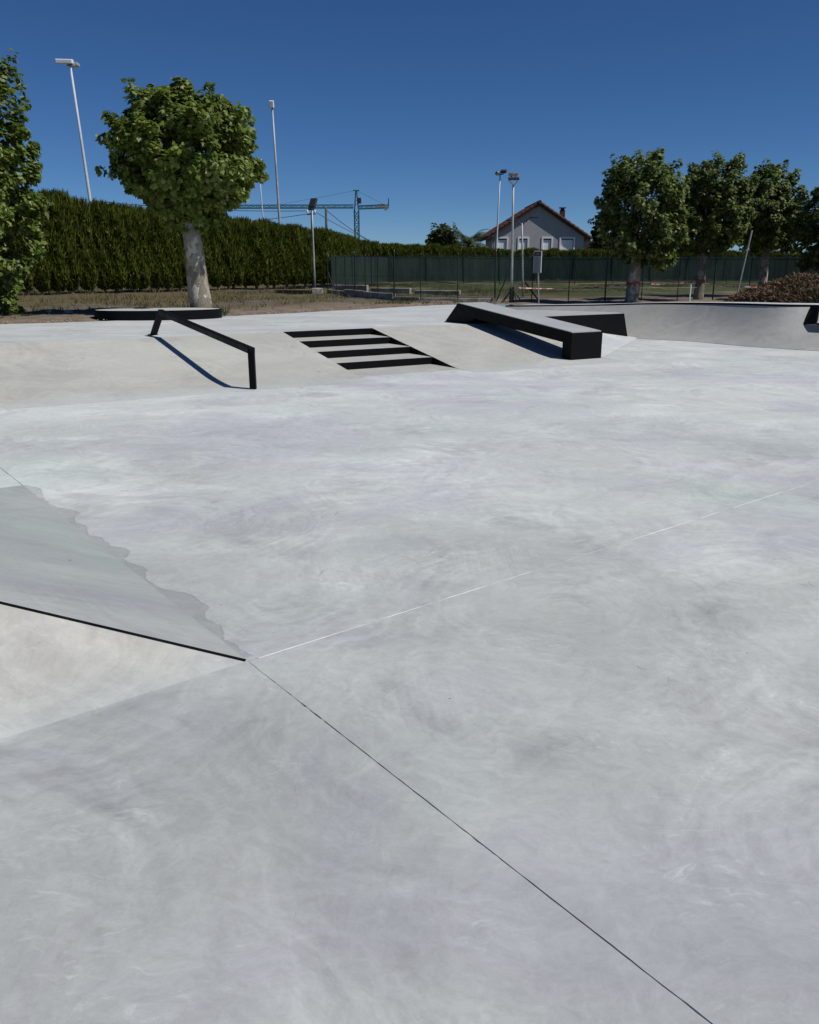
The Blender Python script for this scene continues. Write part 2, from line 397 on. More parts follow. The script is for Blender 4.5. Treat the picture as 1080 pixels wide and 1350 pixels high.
# quarter pipe lip (x, y, z) and foot (x, y, 0), from its hidden left end to beyond the right of the frame
LIP = smooth_poly([(2.75, 24.0, .50), (3.70, 22.85, .56), (4.80, 21.85, .62), (6.02, 20.55, .715), (7.02, 19.15, .775), (7.83, 17.85, .80), (8.70, 17.45, .80), (10.2, 16.3, .80), (12.5, 14.4, .80)], 6)
FOOT = smooth_poly([(2.6, 22.4, 0), (3.25, 21.2, 0), (4.05, 20.3, 0), (5.16, 19.15, 0), (6.18, 18.36, 0), (6.93, 17.25, 0), (7.92, 16.28, 0), (9.35, 15.1, 0), (11.6, 13.2, 0)], 6)
def outset(pts, d):
    o = []
    for i, p in enumerate(pts):
        a = pts[max(i - 1, 0)]; b = pts[min(i + 1, len(pts) - 1)]
        t = (Vector((b[0], b[1], 0)) - Vector((a[0], a[1], 0))).normalized()
        o.append(Vector((p[0] - t.y * d, p[1] + t.x * d, p[2])))
    return o
BACK = outset(LIP, .95)
DECK_EDGE = [(-15.5, 13.2), (-11.5, 15.35), (-8.3, 17.0), (-6.6, 17.95), (-5.4, 18.75), (-4.4, 19.6), (-3.3, 20.7), (-2.0, 22.1), (-.5, 23.9), (.3, 24.8), (1.15, 25.55), (2.2, 25.75)]
DE = [(p[0] + rnd.uniform(-.04, .04), p[1] + rnd.uniform(-.05, .05)) for p in smooth_poly([(a, b, 0) for a, b in DECK_EDGE], 4)]

def ground_mat():
    k = NT('bare_soil_and_dry_grass'); P = k.pos()
    n1 = k.noise(P, .35, 5, .6, .5); n2 = k.noise(P, 2.6, 6, .65, .4); n3 = k.noise(P, 28, 4, .7)
    soil = k.mix(k.ramp(n2, .35, .65), (.15, .112, .082), (.24, .195, .15))
    soil = k.mix(k.ramp(n3, .5, .7, 0, .6), soil, (.34, .29, .235))
    dry = k.mix(k.ramp(n2, .4, .62), (.135, .105, .060), (.095, .088, .040))
    sx = k.n('ShaderNodeSeparateXYZ'); k.set(sx.inputs[0], P)
    X, Y = sx.outputs[0], sx.outputs[1]
    wob = k.math('MULTIPLY', k.math('SUBTRACT', n1, .5), 7)
    # distance behind the deck edge decides soil or dry grass
    u = k.math('ADD', k.math('SUBTRACT', Y, k.math('MULTIPLY', X, .82)), wob)
    gm = k.ramp(k.math('ADD', u, k.math('MULTIPLY', k.math('SUBTRACT', n2, .5), 5)), 25.5, 29.0)
    c = k.mix(gm, soil, dry)
    # worn track
    tr = k.math('MULTIPLY', k.ramp(u, 28.0, 29.0), k.ramp(u, 31.5, 33.0, 1, 0))
    c = k.mix(k.math('MULTIPLY', tr, .7), c, k.mix(k.ramp(n2, .35, .65), (.17, .148, .122), (.10, .085, .068)))
    # playing field beyond the fence
    fm = k.math('MULTIPLY', k.ramp(k.math('ADD', Y, k.math('MULTIPLY', wob, .3)), 30, 33), k.ramp(k.math('ADD', X, k.math('MULTIPLY', wob, .2)), -3.2, -1.5))
    fcol = k.mix(k.ramp(n2, .38, .62), (.055, .075, .030), (.085, .095, .042))
    fcol = k.mix(k.ramp(k.noise(P, .22, 3, .5, .3), .52, .62), fcol, (.20, .155, .10))
    c = k.mix(fm, c, fcol)
    return k.done(k.bsdf(c, .95, .15, k.bump(k.math('ADD', n2, n3), .8, .05)))
M['ground'] = ground_mat()

def build_ground():
    bnd = [(p[0], p[1], .445) for p in DE]
    bnd += [(2.6, 25.6, .5)] + [(p.x, p.y, .5) for p in outset(LIP, .90)[3:]]
    bnd += [(15, 12.5, .3), (16, 8, 0.0), (16, 2, -.02), (15, -6, -.02), (6, -8, -.02), (-4, -8, -.02), (-15, -6, -.02), (-16, 4, 0), (-16, 9, .2)]
    dense = []
    for a, b in zip(bnd, bnd[1:] + bnd[:1]):
        L = math.hypot(b[0] - a[0], b[1] - a[1]); m = max(1, int(L / .7))
        for j in range(m): dense.append([a[i] + (b[i] - a[i]) * j / m for i in range(3)])
    cx, cy = 0, 12
    S = [1, 1.012, 1.03, 1.06, 1.1, 1.15, 1.21, 1.28, 1.36, 1.45, 1.55, 1.66, 1.8, 2.0, 2.3, 2.7, 3.3, 4.2, 5.5, 8, 13, 25, 60, 160]
    bm = bmesh.new(); rings = []
    for si, s in enumerate(S):
        ring = []
        for q in dense:
            f = min(1, (s - 1) / .1)
            z = q[2] * (1 - f) + .5 * f
            x = cx + (q[0] - cx) * s; y = cy + (q[1] - cy) * s
            if 0 < si < 18: z += .035 * math.sin(x * 1.7 + y * .6) * math.cos(y * 1.3 - x * .4) * min(1, f * 1.5 + .2) + rnd.uniform(-.018, .018)
            if si == 0: z -= .012
            ring.append(bm.verts.new((x, y, z)))
        rings.append(ring)
    n = len(dense)
    for a, b in zip(rings, rings[1:]):
        for i in range(n): bm.faces.new((a[i], b[i], b[(i + 1) % n], a[(i + 1) % n]))
    bmesh.ops.recalc_face_normals(bm, faces=bm.faces)
    if sum(f.normal.z for f in bm.faces) < 0: bmesh.ops.reverse_faces(bm, faces=bm.faces)
    me = bpy.data.meshes.new('ground'); bm.to_mesh(me); bm.free(); me.materials.append(M['ground'])
    for p in me.polygons: p.use_smooth = True
    tag(link(bpy.data.objects.new('ground', me)), kind='structure')
build_ground()

# ------------------------------------------------------------------ skatepark floor: slabs with real joints between them
def clip(poly, p, nrm, off):
    """keep the side where (q-p).nrm >= off"""
    out = []
    d = [((q[0] - p[0]) * nrm[0] + (q[1] - p[1]) * nrm[1]) - off for q in poly]
    for i in range(len(poly)):
        a, b = poly[i], poly[(i + 1) % len(poly)]; da, db = d[i], d[(i + 1) % len(poly)]
        if da >= 0: out.append(a)
        if (da >= 0) != (db >= 0):
            u = da / (da - db); out.append((a[0] + (b[0] - a[0]) * u, a[1] + (b[1] - a[1]) * u))
    return out
fb = MB(); fb.poly([(-15.9, -7.8, -.03), (15.9, -7.8, -.03), (15.9, 24, -.03), (-15.9, 24, -.03)])
floor = fb.build('skatepark_floor', M['void']); tag(floor, kind='structure')
full = [(-15.5, -7.5), (15.5, -7.5), (15.5, 23.5), (-15.5, 23.5)]
d2 = (math.cos(R(38.2)), math.sin(R(38.2))); n2 = (-d2[1], d2[0])
n1 = (_nr[0], _nr[1])
G1, G2 = .0022, .0034
def wobble_slab(poly):
    m = MB(); f = m.poly([(x, y, 0) for x, y in poly])
    r = bmesh.ops.extrude_face_region(m.bm, geom=[f]); vs_ = [g for g in r['geom'] if isinstance(g, bmesh.types.BMVert)]
    bmesh.ops.translate(m.bm, verts=vs_, vec=(0, 0, -.028))
    return m
for s1, s2 in ((1, 1), (1, -1), (-1, 1), (-1, -1)):
    p = clip(clip(full, Fp, (n1[0] * s1, n1[1] * s1), G1), Fp, (n2[0] * s2, n2[1] * s2), G2)
    pj = []
    for a, b in zip(p, p[1:] + p[:1]):                  # crumbled arrises: the sawn edges wander by a millimetre
        pj.append(a); L = math.hypot(b[0] - a[0], b[1] - a[1])
        onj = min(abs((a[0] - Fp[0]) * n1[0] + (a[1] - Fp[1]) * n1[1]) + abs((b[0] - Fp[0]) * n1[0] + (b[1] - Fp[1]) * n1[1]), abs((a[0] - Fp[0]) * n2[0] + (a[1] - Fp[1]) * n2[1]) + abs((b[0] - Fp[0]) * n2[0] + (b[1] - Fp[1]) * n2[1])) < .03
        if onj and L > 1:
            nx, ny = -(b[1] - a[1]) / L, (b[0] - a[0]) / L; q_ = .02
            while q_ < L - .02:
                j_ = rnd.gauss(0, .0006) + (rnd.random() < .05) * rnd.uniform(.001, .003)
                pj.append((a[0] + (b[0] - a[0]) * q_ / L + nx * j_, a[1] + (b[1] - a[1]) * q_ / L + ny * j_)); q_ += rnd.uniform(.015, .05)
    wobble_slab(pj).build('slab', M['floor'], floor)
# dust packed into the saw cut that runs to the right
a = Vector(Fp) + Vector((d2[0], d2[1], 0)) * .05; b = Vector(Fp) + Vector((d2[0], d2[1], 0)) * 15
m = MB(); q = Vector((n2[0], n2[1], 0)) * (G2 - .0004)
m.poly([a - q + Vector((0, 0, -.0004)), b - q + Vector((0, 0, -.0004)), b + q + Vector((0, 0, -.0004)), a + q + Vector((0, 0, -.0004))])
m.build('joint_filler', M['cut'], floor)
b2 = Vector(Fp) - Vector((d2[0], d2[1], 0)) * 9
q4 = Vector((n2[0], n2[1], 0)) * .009
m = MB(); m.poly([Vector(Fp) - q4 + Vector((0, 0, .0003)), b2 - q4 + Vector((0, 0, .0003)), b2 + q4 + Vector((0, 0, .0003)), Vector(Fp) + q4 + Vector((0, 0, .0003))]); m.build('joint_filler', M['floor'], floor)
q3 = Vector((n1[0], n1[1], 0)) * (G1 + .0006)
m = MB(); m.poly([Vector(Fp) - q3 + Vector((0, 0, .0002)), Vector(G_) - q3 + Vector((0, 0, .0002)), Vector(G_) + q3 + Vector((0, 0, .0002)), Vector(Fp) + q3 + Vector((0, 0, .0002))]); m.build('joint_filler', M['grey'], floor)
e1 = Vector(_al) * -1; q1 = Vector((n1[0], n1[1], 0)) * (G1 - .0002)      # dust fallen into parts of the open joint near the corner
for u0, u1 in ((.0, .10), (.13, .19), (.235, .33), (.36, .40), (.47, .50), (.58, .60)):
    a = Vector(Fp) + e1 * u0; b = Vector(Fp) + e1 * u1
    m = MB(); m.poly([a - q1 + Vector((0, 0, -.001)), b - q1 * .4 + Vector((0, 0, -.002)), b + q1 * .5 + Vector((0, 0, -.002)), a + q1 + Vector((0, 0, -.001))]); m.build('joint_filler', M['grey'], floor)

# ------------------------------------------------------------------ pyramid at the left of the foreground
A_ = Vector(((Fp[0] + G_[0]) / 2 + -_al[1] * _L / 2, (Fp[1] + G_[1]) / 2 + _al[0] * _L / 2, .5))
pyr = thing('pyramid_ramp', (A_.x, A_.y, 0), 'low concrete pyramid ramp with a black steel hip edge at the left of the foreground', 'ramp')
F3, G3 = Vector(Fp), Vector(G_)
O3 = Vector((2 * A_.x - F3.x, 2 * A_.y - F3.y, 0)); Q3 = Vector((2 * A_.x - G3.x, 2 * A_.y - G3.y, 0))
top = [p + (A_ - p) * .86 for p in (F3, G3, O3, Q3)]
lift = Vector((0, 0, .0006))
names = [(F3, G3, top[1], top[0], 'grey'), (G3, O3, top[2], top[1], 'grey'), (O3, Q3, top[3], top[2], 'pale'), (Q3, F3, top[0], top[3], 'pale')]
for a, b, c, d, mm in names:
    m = MB(); m.poly([a + lift, b + lift, c + lift, d + lift]); o = m.build('face', M[mm], pyr)
m = MB(); m.poly([p + lift for p in top]); m.build('top', M['pale'], pyr)
def ridge(a, b, wd):
    m = MB(); d = (b - a); s = Vector((-d.y, d.x, 0)).normalized()
    ang = d.normalized().cross(s)
    m.extr([a + s * wd + Vector((0, 0, .0035 - wd * .09)), a + Vector((0, 0, .0085)), a - s * wd + Vector((0, 0, .0035 - wd * .09))], d)
    m.build('edge_strip', M['steel'], pyr)
ridge(F3 + (top[0] - F3) * .004, top[0], .0085)

# ------------------------------------------------------------------ bank, steps, deck
N0, N1 = 11.127, 14.02
T0, T1 = 5.66, 7.47
def bz(n): return H * (n - N0) / (N1 - N0)
CRN = (11.3, 14.02)
bank = bpy.data.objects.new('concrete_bank', None); link(bank); tag(bank, kind='structure')
def bank_piece(ta, tb, ns=26, nt=30):
    m = MB(); bm = m.bm; rows = []
    for i in range(nt + 1):
        t = ta + (tb - ta) * i / nt
        row = []
        for j in range(ns + 1):
            n = N0 - .62 + (N1 - N0 + .62) * j / ns
            # short rounded foot instead of a knife fold
            r = .12 + .50 * min(1, max(0, min(abs(t - T0), abs(t - T1)) / .9)) ** .8
            x = n - N0
            z = H / (N1 - N0) * ((x + r) ** 2 / (4 * r) if abs(x) < r else max(x, 0))
            row.append(bm.verts.new(tn(t, n, z + .0008 + .0022 * min(1, j / 4))))
        rows.append(row)
    for a, b in zip(rows, rows[1:]):
        for j in range(ns): bm.faces.new((a[j], b[j], b[j + 1], a[j + 1]))
    return m.build('slope', M['bank'], bank, smooth=True)
bank_piece(-12, T0); bank_piece(T1, 10.62)
m = MB(); m.poly([tn(10.62, N0, .003), tn(14.35, 13.9, .003), tn(*CRN, H + .003), tn(10.62, 14.02, H + .003)]); m.build('slope', M['floor'], bank)
m = MB(); m.poly([tn(*CRN, H + .003), tn(14.35, 13.9, .003), tn(14.35, 17.2, .003), tn(11.3, 17.2, H + .003)]); m.build('slope', M['floor'], bank)

deck_pts = [tn(-12, N1 + .001)[:2], tn(T0, N1 + .001)[:2], tn(T1, N1 + .001)[:2], tn(CRN[0], N1 + .001)[:2], tn(11.3, 17.2)[:2], (2.65, 23.95)] + DE[::-1]
m = MB(); m.poly([(x, y, H) for x, y in deck_pts])
bmesh.ops.recalc_face_normals(m.bm, faces=m.bm.faces)
if next(iter(m.bm.faces)).normal.z < 0: bmesh.ops.reverse_faces(m.bm, faces=list(m.bm.faces))
r = bmesh.ops.extrude_face_region(m.bm, geom=list(m.bm.faces)); bmesh.ops.translate(m.bm, verts=[g for g in r['geom'] if isinstance(g, bmesh.types.BMVert)], vec=(0, 0, -.12))
tag(m.build('concrete_deck', M['deck']), kind='structure')

steps = thing('steps', tn((T0 + T1) / 2, 12.5), 'four wide concrete steps with black risers let into the bank', 'steps')
RZ = H / 4; TD = (N1 - N0) * RZ / H
for i in range(4):
    n = N1 - TD * i; z1 = H - RZ * i; z0 = z1 - RZ
    m = MB(); m.extr([tn(T0 + .002, n, z0 + .004), tn(T1 - .002, n, z0 + .004), tn(T1 - .002, n, z1 + .0045), tn(T0 + .002, n, z1 + .0045)], Vector(tn(0, .012)))
    m.build('riser', M['steel'], steps)
    nf = n - TD + .0125 if i < 3 else N0 - .12
    m = MB(); m.extr([tn(T0 + .002, n + .012, z0 + .004), tn(T1 - .002, n + .012, z0 + .004), tn(T1 - .002, nf, z0 + .004), tn(T0 + .002, nf, z0 + .004)], (0, 0, -.04 if i < 3 else -.003))
    m.build('tread', M['bank'], steps)
for T, s in ((T0, -1), (T1, 1)):
    m = MB(); m.extr([tn(T, N0 + .05, 0), tn(T, N0 + .05, bz(N0 + .05)), tn(T, N1, H + .001), tn(T, N1, 0)], Vector(tn(.012 * s, 0)))
    m.build('cheek', M['steel'], steps)

# ------------------------------------------------------------------ rail
rail = thing('grind_rail', tn(3.82, 10.61), 'black square steel grind rail running down the bank left of the steps', 'rail')
lo, lt = Vector(tn(3.82, 10.61)), Vector(tn(3.82, 10.61, .515)); uf = Vector(tn(3.51, 14.60, .44)); ut = Vector(tn(3.58, 14.215, .855))
m = MB(); m.bar(lo, lt + Vector((0, 0, .03)), .085); m.bevel(.008); m.build('post', M['steel'], rail)
m = MB(); m.bar(uf, ut, .085); m.bevel(.008); m.build('post', M['steel'], rail)
dd = (lt - ut).normalized()
m = MB(); m.bar(ut - dd * .03, lt + dd * .035, .085); m.bevel(.008); m.build('top_bar', M['steel'], rail)
for p, zz in ((Vector(tn(3.51, 14.60, H)), H),):
    m = MB(); m.box((p.x, p.y, zz + .005), (.15, .15, .009), Matrix.Rotation(R(30.6), 3, 'Z')); m.build('base_plate', M['steel'], rail)

# ------------------------------------------------------------------ ledge over the bank
led = thing('grind_ledge', tn(10.1, 11.1), 'black framed ledge with grey top sloping down the bank right of the steps', 'ledge')
TA, TB = 9.765, 10.478
W = Vector(tn(TB - TA, 0))
m = MB()
m.extr([tn(TA, 11.236, .5037), tn(TA, 14.58, .846), tn(TA, 14.475, .625), tn(TA, 11.236, .308)][::1], W); m.bevel(.006)
m.build('beam', M['steel'], led)
e = Vector(tn(.02, 0)); W2 = Vector(tn(TB - TA - .036, 0))
m = MB(); m.extr([Vector(tn(TA + .018, 11.024, .481)), Vector(tn(TA + .018, 14.56, .843)), Vector(tn(TA + .018, 14.56, .861)), Vector(tn(TA + .018, 11.024, .498))], W2)
m.build('top_slab', M['slabtop'], led)
m = MB(); m.extr([tn(TA, 11.0, .0), tn(TA, 11.0, .4795), tn(TA, 11.235, .5036), tn(TA, 11.235, .0)], Vector(tn(TB - TA, 0))); m.bevel(.005)
m.build('front_leg', M['steel'], led)
m = MB(); m.extr([tn(TA + .002, 15.03, .455), tn(TA + .002, 14.575, .84), tn(TA + .002, 13.85, .60), tn(TA + .002, 14.25, .455)], Vector(tn(TB - TA - .004, 0)))
m.build('rear_leg', M['steel'], led)

# ------------------------------------------------------------------ corner block over the side bank
wed = thing('corner_block', tn(13, 14), 'wedge shaped block with black steel side and grey top standing behind the sloping ledge', 'ledge')
pl = [tn(11.35, 13.87), tn(13.82, 13.87), tn(14.1, 14.35), tn(12.9, 16.3), tn(11.35, 16.3)]
m = MB(); m.prism(pl, .30, .552); m.build('core', M['qp'], wed)
m = MB(); m.poly([tn(11.34, 13.85, .40), tn(13.97, 13.85, .006), tn(13.80, 13.85, .566), tn(11.34, 13.85, .566)])
r = bmesh.ops.extrude_face_region(m.bm, geom=list(m.bm.faces)); bmesh.ops.translate(m.bm, verts=[g for g in r['geom'] if isinstance(g, bmesh.types.BMVert)], vec=Vector(tn(0, .015)))
m.build('steel_side', M['steel'], wed)
m = MB(); m.poly([tn(13.99, 13.866, .006), tn(13.82, 13.866, .566), tn(14.1, 14.36, .566), tn(14.3, 14.36, .006)]); m.build('steel_end', M['steel'], wed)
m = MB(); m.prism([tn(11.35, 13.866), tn(13.80, 13.866), tn(14.08, 14.35), tn(12.9, 16.3), tn(11.35, 16.3)], .5521, .566); m.build('top_slab', M['slabtop'], wed)

# ------------------------------------------------------------------ quarter pipe
qp = thing('quarter_pipe', (6.5, 18, 0), 'curved concrete quarter pipe wall with thin black coping at the right', 'ramp')
m = MB(); bm = m.bm; NS = 14; cols = []
for l, f in zip(LIP, FOOT):
    col = []
    for j in range(NS + 1):
        u = j / NS
        x = u; z = .42 * u + .58 * u ** 2.2
        p = Vector((f.x, f.y, 0)).lerp(Vector((l.x, l.y, 0)), x)
        col.append(bm.verts.new((p.x, p.y, z * l.z + .004)))
    cols.append(col)
for a, b in zip(cols, cols[1:]):
    for j in range(NS): bm.faces.new((a[j], b[j], b[j + 1], a[j + 1]))
m.build('wall', M['qp'], qp, smooth=True)
m = MB(); m.tube([(p.x, p.y, p.z - .012) for p in LIP], .03, 8); m.build('coping', M['steel'], qp, smooth=True)
m = MB(); bm = m.bm
r1 = [bm.verts.new((p.x, p.y, p.z + .012)) for p in outset(LIP, .02)[:38]]; r2 = [bm.verts.new((p.x, p.y, p.z + .012)) for p in BACK[:38]]; r3 = [bm.verts.new((p.x, p.y, .3)) for p in BACK[:38]]
for i in range(len(r1) - 1):
    bm.faces.new((r1[i], r1[i + 1], r2[i + 1], r2[i])); bm.faces.new((r2[i], r2[i + 1], r3[i + 1], r3[i]))
m.build('platform', M['deck'], qp)
# saw cut between floor and wall
m = MB(); ins = outset(FOOT, -.02)
bm = m.bm; a1 = [bm.verts.new((p.x, p.y, .004)) for p in FOOT]; a2 = [bm.verts.new((p.x, p.y, .004)) for p in ins]
for i in range(len(a1) - 1): bm.faces.new((a1[i], a1[i + 1], a2[i + 1], a2[i]))
m.build('joint', M['void'], qp)

# steel-sided ledge on the quarter pipe at the right edge of the photo
eb = thing('wall_ledge', (9.2, 17.3, 0), 'black steel sided ledge set into the quarter pipe at the right edge', 'ledge')
_D = Vector((2.3, -1.65, 0)); _p = [Vector(q) for q in ((8.367, 17.70, .808), (8.107, 17.30, .43), (8.24, 17.02, .465), (8.41, 17.35, .82))]
m = MB(); m.extr(_p, _D * .012); m.build('steel_side', M['steel'], eb)
m = MB(); m.extr([q + _D * .013 for q in _p[:2]] + [_p[2] + _D * .013 + Vector((.0, .02, .02)), _p[3] + _D * .013 + Vector((.0, .02, -.03))], _D); m.build('concrete_body', M['pale'], eb)
m = MB(); m.bar(_p[3] + _D * .013 + Vector((.01, .01, .0)), _p[3] + _D, .05); m.build('top_edge', M['steel'], eb)
m = MB(); m.bar(_p[2] + _D * .013 + Vector((0, .01, .0)), _p[2] + _D, .035); m.build('bottom_edge', M['steel'], eb)

# ------------------------------------------------------------------ curved pad under the big tree
pad = thing('curved_pad', (-5.63, 18.92, H), 'low oval block with black rim and pale top below the round tree', 'pad')
def oval(rx, ry, n=64, rot=R(14)):
    return [(-5.63 + rx * math.cos(k * 2 * math.pi / n) * math.cos(rot) - ry * math.sin(k * 2 * math.pi / n) * math.sin(rot),
             18.92 + rx * math.cos(k * 2 * math.pi / n) * math.sin(rot) + ry * math.sin(k * 2 * math.pi / n) * math.cos(rot)) for k in range(n)]
m = MB(); bm = m.bm; o1, o2 = oval(1.38, .74), oval(1.355, .715); n = len(o1); Zp = H + .205
va = [bm.verts.new((*p, H - .02)) for p in o1]; vb = [bm.verts.new((*p, Zp)) for p in o1]; vc = [bm.verts.new((*p, Zp)) for p in o2]; vd = [bm.verts.new((*p, Zp - .05)) for p in o2]
for i in range(n):
    j = (i + 1) % n
    bm.faces.new((va[i], va[j], vb[j], vb[i])); bm.faces.new((vb[i], vb[j], vc[j], vc[i])); bm.faces.new((vc[i], vc[j], vd[j], vd[i]))
m.build('steel_rim', M['steel'], pad)
m = MB(); m.prism(oval(1.353, .713), H, Zp - .006); m.build('top', M['pale'], pad)

# ------------------------------------------------------------------ trees
def leaf_shape():
    """five lobed plane leaf, 1 m long, stalk at origin, +y to the tip; returns verts, tris"""
    o = [(0, 0, 0), (.16, -.06, 0), (.47, .10, 0), (.37, .26, 0), (.50, .56, 0), (.29, .62, 0), (0, 1.0, 0), (-.29, .62, 0), (-.50, .56, 0), (-.37, .26, 0), (-.47, .10, 0), (-.16, -.06, 0)]
    v = np.array([(0, .36, 0)] + o, dtype=float)
    v[:, 2] = -.28 * np.abs(v[:, 0]) ** 1.3 - .22 * (v[:, 1] - .3) ** 2
    n = len(o)
    f = np.array([(0, 1 + i, 1 + (i + 1) % n) for i in range(n)])
    return v, f
LV, LF = leaf_shape()
def frames(normals, tips):
    z = normals / np.linalg.norm(normals, axis=1, keepdims=True)
    y = tips - z * (tips * z).sum(1, keepdims=True); y /= np.linalg.norm(y, axis=1, keepdims=True) + 1e-9
    x = np.cross(y, z)
    return np.stack([x, y, z], axis=2)
def scatter(V, F, pos, Rm, size):
    n, k = len(pos), len(V)
    vv = np.einsum('nij,kj->nki', Rm, V) * size[:, None, None] + pos[:, None, :]
    ff = F[None] + (np.arange(n) * k)[:, None, None]
    return vv.reshape(-1, 3), ff.reshape(-1, F.shape[1])

def crown_leaves(centre, rad, n_cl, per, leaf, seed, shape=None, pole=3.0, hollow=.38, cl_r=.34):
    g = np.random.default_rng(seed)
    d = g.normal(size=(n_cl * 3, 3)); d /= np.linalg.norm(d, axis=1, keepdims=True)
    rr = hollow + (1 - hollow) * g.random(len(d)) ** .55
    # lumps: a few low frequency bumps on the outline
    lump = np.ones(len(d))
    for _ in range(16):
        q = g.normal(size=3); q /= np.linalg.norm(q)
        lump += g.uniform(-.20, .20) * np.exp(-((1 - d @ q) / .07))
    # boxy superellipsoid
    sup = (np.abs(d) ** pole).sum(1) ** (-1 / pole)
    c = d * (rr * lump * sup)[:, None] * np.array(rad)
    if shape is not None: c = shape(c)
    c = c[:n_cl] + np.array(centre)
    out = (c - np.array(centre)) / np.array(rad)
    # every cluster is a shoot: leaves strung along a short curved axis that heads outward and up
    ax = out / (np.linalg.norm(out, axis=1, keepdims=True) + .1) * .8 + np.array([0, 0, .55]) + g.normal(size=c.shape) * .45
    ax /= np.linalg.norm(ax, axis=1, keepdims=True)
    ln = cl_r * g.uniform(1.1, 3.0, (len(c), 1)) * (1 + .55 * (g.random((len(c), 1)) < .2))
    pos = np.repeat(c, per, 0); o = np.repeat(out, per, 0); axr = np.repeat(ax, per, 0); lr = np.repeat(ln, per, 0)
    u = g.random((len(pos), 1))
    side = g.normal(size=pos.shape); side -= axr * (side * axr).sum(1, keepdims=True); side /= np.linalg.norm(side, axis=1, keepdims=True)
    off = axr * (u - .35) * lr + side * cl_r * (.25 + .75 * g.random((len(pos), 1))) * (1.15 - .8 * u)
    pos = pos + off
    on = o / (np.linalg.norm(o, axis=1, keepdims=True) + .2)
    nrm = on * .6 + np.array([0, 0, .75]) + side * .35 + g.normal(size=pos.shape) * .5
    tip = side * 1.1 + on * .4 + np.array([0, 0, -.75]) + g.normal(size=pos.shape) * .35
    size = leaf * g.uniform(.62, 1.25, len(pos))
    return pos, frames(nrm, tip), size, on
def plane_tree(base, top_z, centre, rad, n_cl, per, leaf, seed, label, mat='leaf', tr=(.24, .17), lean=(0, 0), group=None, shape=None, singles=0, limbs=8, pole=2.6, cl_r=.19):
    t = thing('plane_tree', base, label, 'tree', group)
    b = Vector(base); c = Vector(centre)
    fork = Vector((b.x + lean[0], b.y + lean[1], top_z))
    m = MB()
    pts = [b + Vector((0, 0, -.1)), b + Vector((0, 0, .12)), b.lerp(fork, .3), b.lerp(fork, .65) + Vector((.02, .01, 0)), fork]
    m.tube(pts, [tr[0] * 1.35, tr[0] * 1.1, tr[0], (tr[0] + tr[1]) / 2, tr[1]], 14)
    bm = m.bm
    for v in bm.verts:
        q = v.co; s = 1 + .10 * math.sin(q.z * 5 + q.x * 17) * math.cos(q.y * 13 + q.z * 3)
        ax = b.lerp(fork, min(1, max(0, (q.z - b.z) / (fork.z - b.z)))); v.co = Vector((ax.x + (q.x - ax.x) * s, ax.y + (q.y - ax.y) * s, q.z))
    m.build('trunk', M['bark'], t, smooth=True)
    rr = random.Random(seed)
    for i in range(limbs):
        a = i / limbs * 2 * math.pi + rr.uniform(-.3, .3); el = rr.uniform(.25, 1.2)
        e = c + Vector((math.cos(a) * math.cos(el) * rad[0] * .72, math.sin(a) * math.cos(el) * rad[1] * .72, math.sin(el) * rad[2] * .75 - .1))
        st = fork + Vector((math.cos(a), math.sin(a), 0)) * tr[1] * .35 + Vector((0, 0, -.12))
        mid = st.lerp(e, .45) + Vector((rr.uniform(-.12, .12), rr.uniform(-.12, .12), -.08))
        mm = MB(); mm.tube([st, mid, e], [tr[1] * .5, tr[1] * .33, tr[1] * .12], 7); mm.build('limb', M['bark'], t, smooth=True)
    pos, Rm, size, on = crown_leaves(centre, rad, n_cl, per, leaf, seed, shape, pole, .38, cl_r)
    keep = pos[:, 2] > b.z + .06
    pos, Rm, size, on = pos[keep], Rm[keep], size[keep], on[keep]
    pick = np.zeros(len(pos), bool)
    if singles:
        score = (-(pos[:, 1] - c.y) / rad[1] + .25 * on[:, 2]) + np.random.default_rng(seed).random(len(pos)) * .3
        pick[np.argsort(-score)[:singles]] = True
    v, f = scatter(LV, LF, pos[~pick] - np.array(b), Rm[~pick], size[~pick])
    o = link(bpy.data.objects.new('crown', np_mesh('crown', v, f, M[mat])), t); tag(o, kind='stuff')
    if singles:
        me = np_mesh('leaf', LV, LF, M[mat])
        for p, rm, s in zip(pos[pick], Rm[pick], size[pick]):
            lo_ = link(bpy.data.objects.new('leaf', me), t)
            lo_.matrix_local = Matrix.Translation(Vector(p) - b) @ Matrix([list(r) for r in rm]).to_4x4() @ Matrix.Scale(float(s), 4)
    return t
def main_shape(c):
    k = np.clip((-c[:, 2] - .35) / 1.0, 0, 1)
    c = c.copy(); c[:, 0] = c[:, 0] * (1 - .46 * k) - .02 * k; c[:, 1] *= (1 - .55 * k)
    return c
plane_tree((-4.92, 19.95, .47), 2.75, (-5.0, 19.9, 3.92), (1.56, 1.56, 1.34), 400, 78, .115, 21,
           'round pollarded plane tree with thick pale trunk behind the oval black pad', tr=(.235, .185), lean=(-.16, 0), shape=main_shape, singles=290, limbs=9)
def left_shape(c):
    c = c.copy(); k = np.clip((-c[:, 2]) / 3, 0, 1); c[:, 0] *= (1 - .04 * k); return c
plane_tree((-10.9, 20.0, .47), 2.4, (-10.72, 19.9, 3.45), (2.15, 1.9, 3.05), 640, 74, .122, 34,
           'tall leafy tree with foliage down to the ground at the left edge', tr=(.22, .16), shape=left_shape, singles=240, limbs=10)
GR = 'pollarded trees behind the quarter pipe'
plane_tree((6.86, 26.1, .48), 2.0, (6.98, 26.0, 3.18), (1.20, 1.2, 1.52), 280, 70, .108, 41, 'dark crowned tree behind the quarter pipe, nearest the grey house', 'leafd', (.185, .15), (.05, 0), GR)
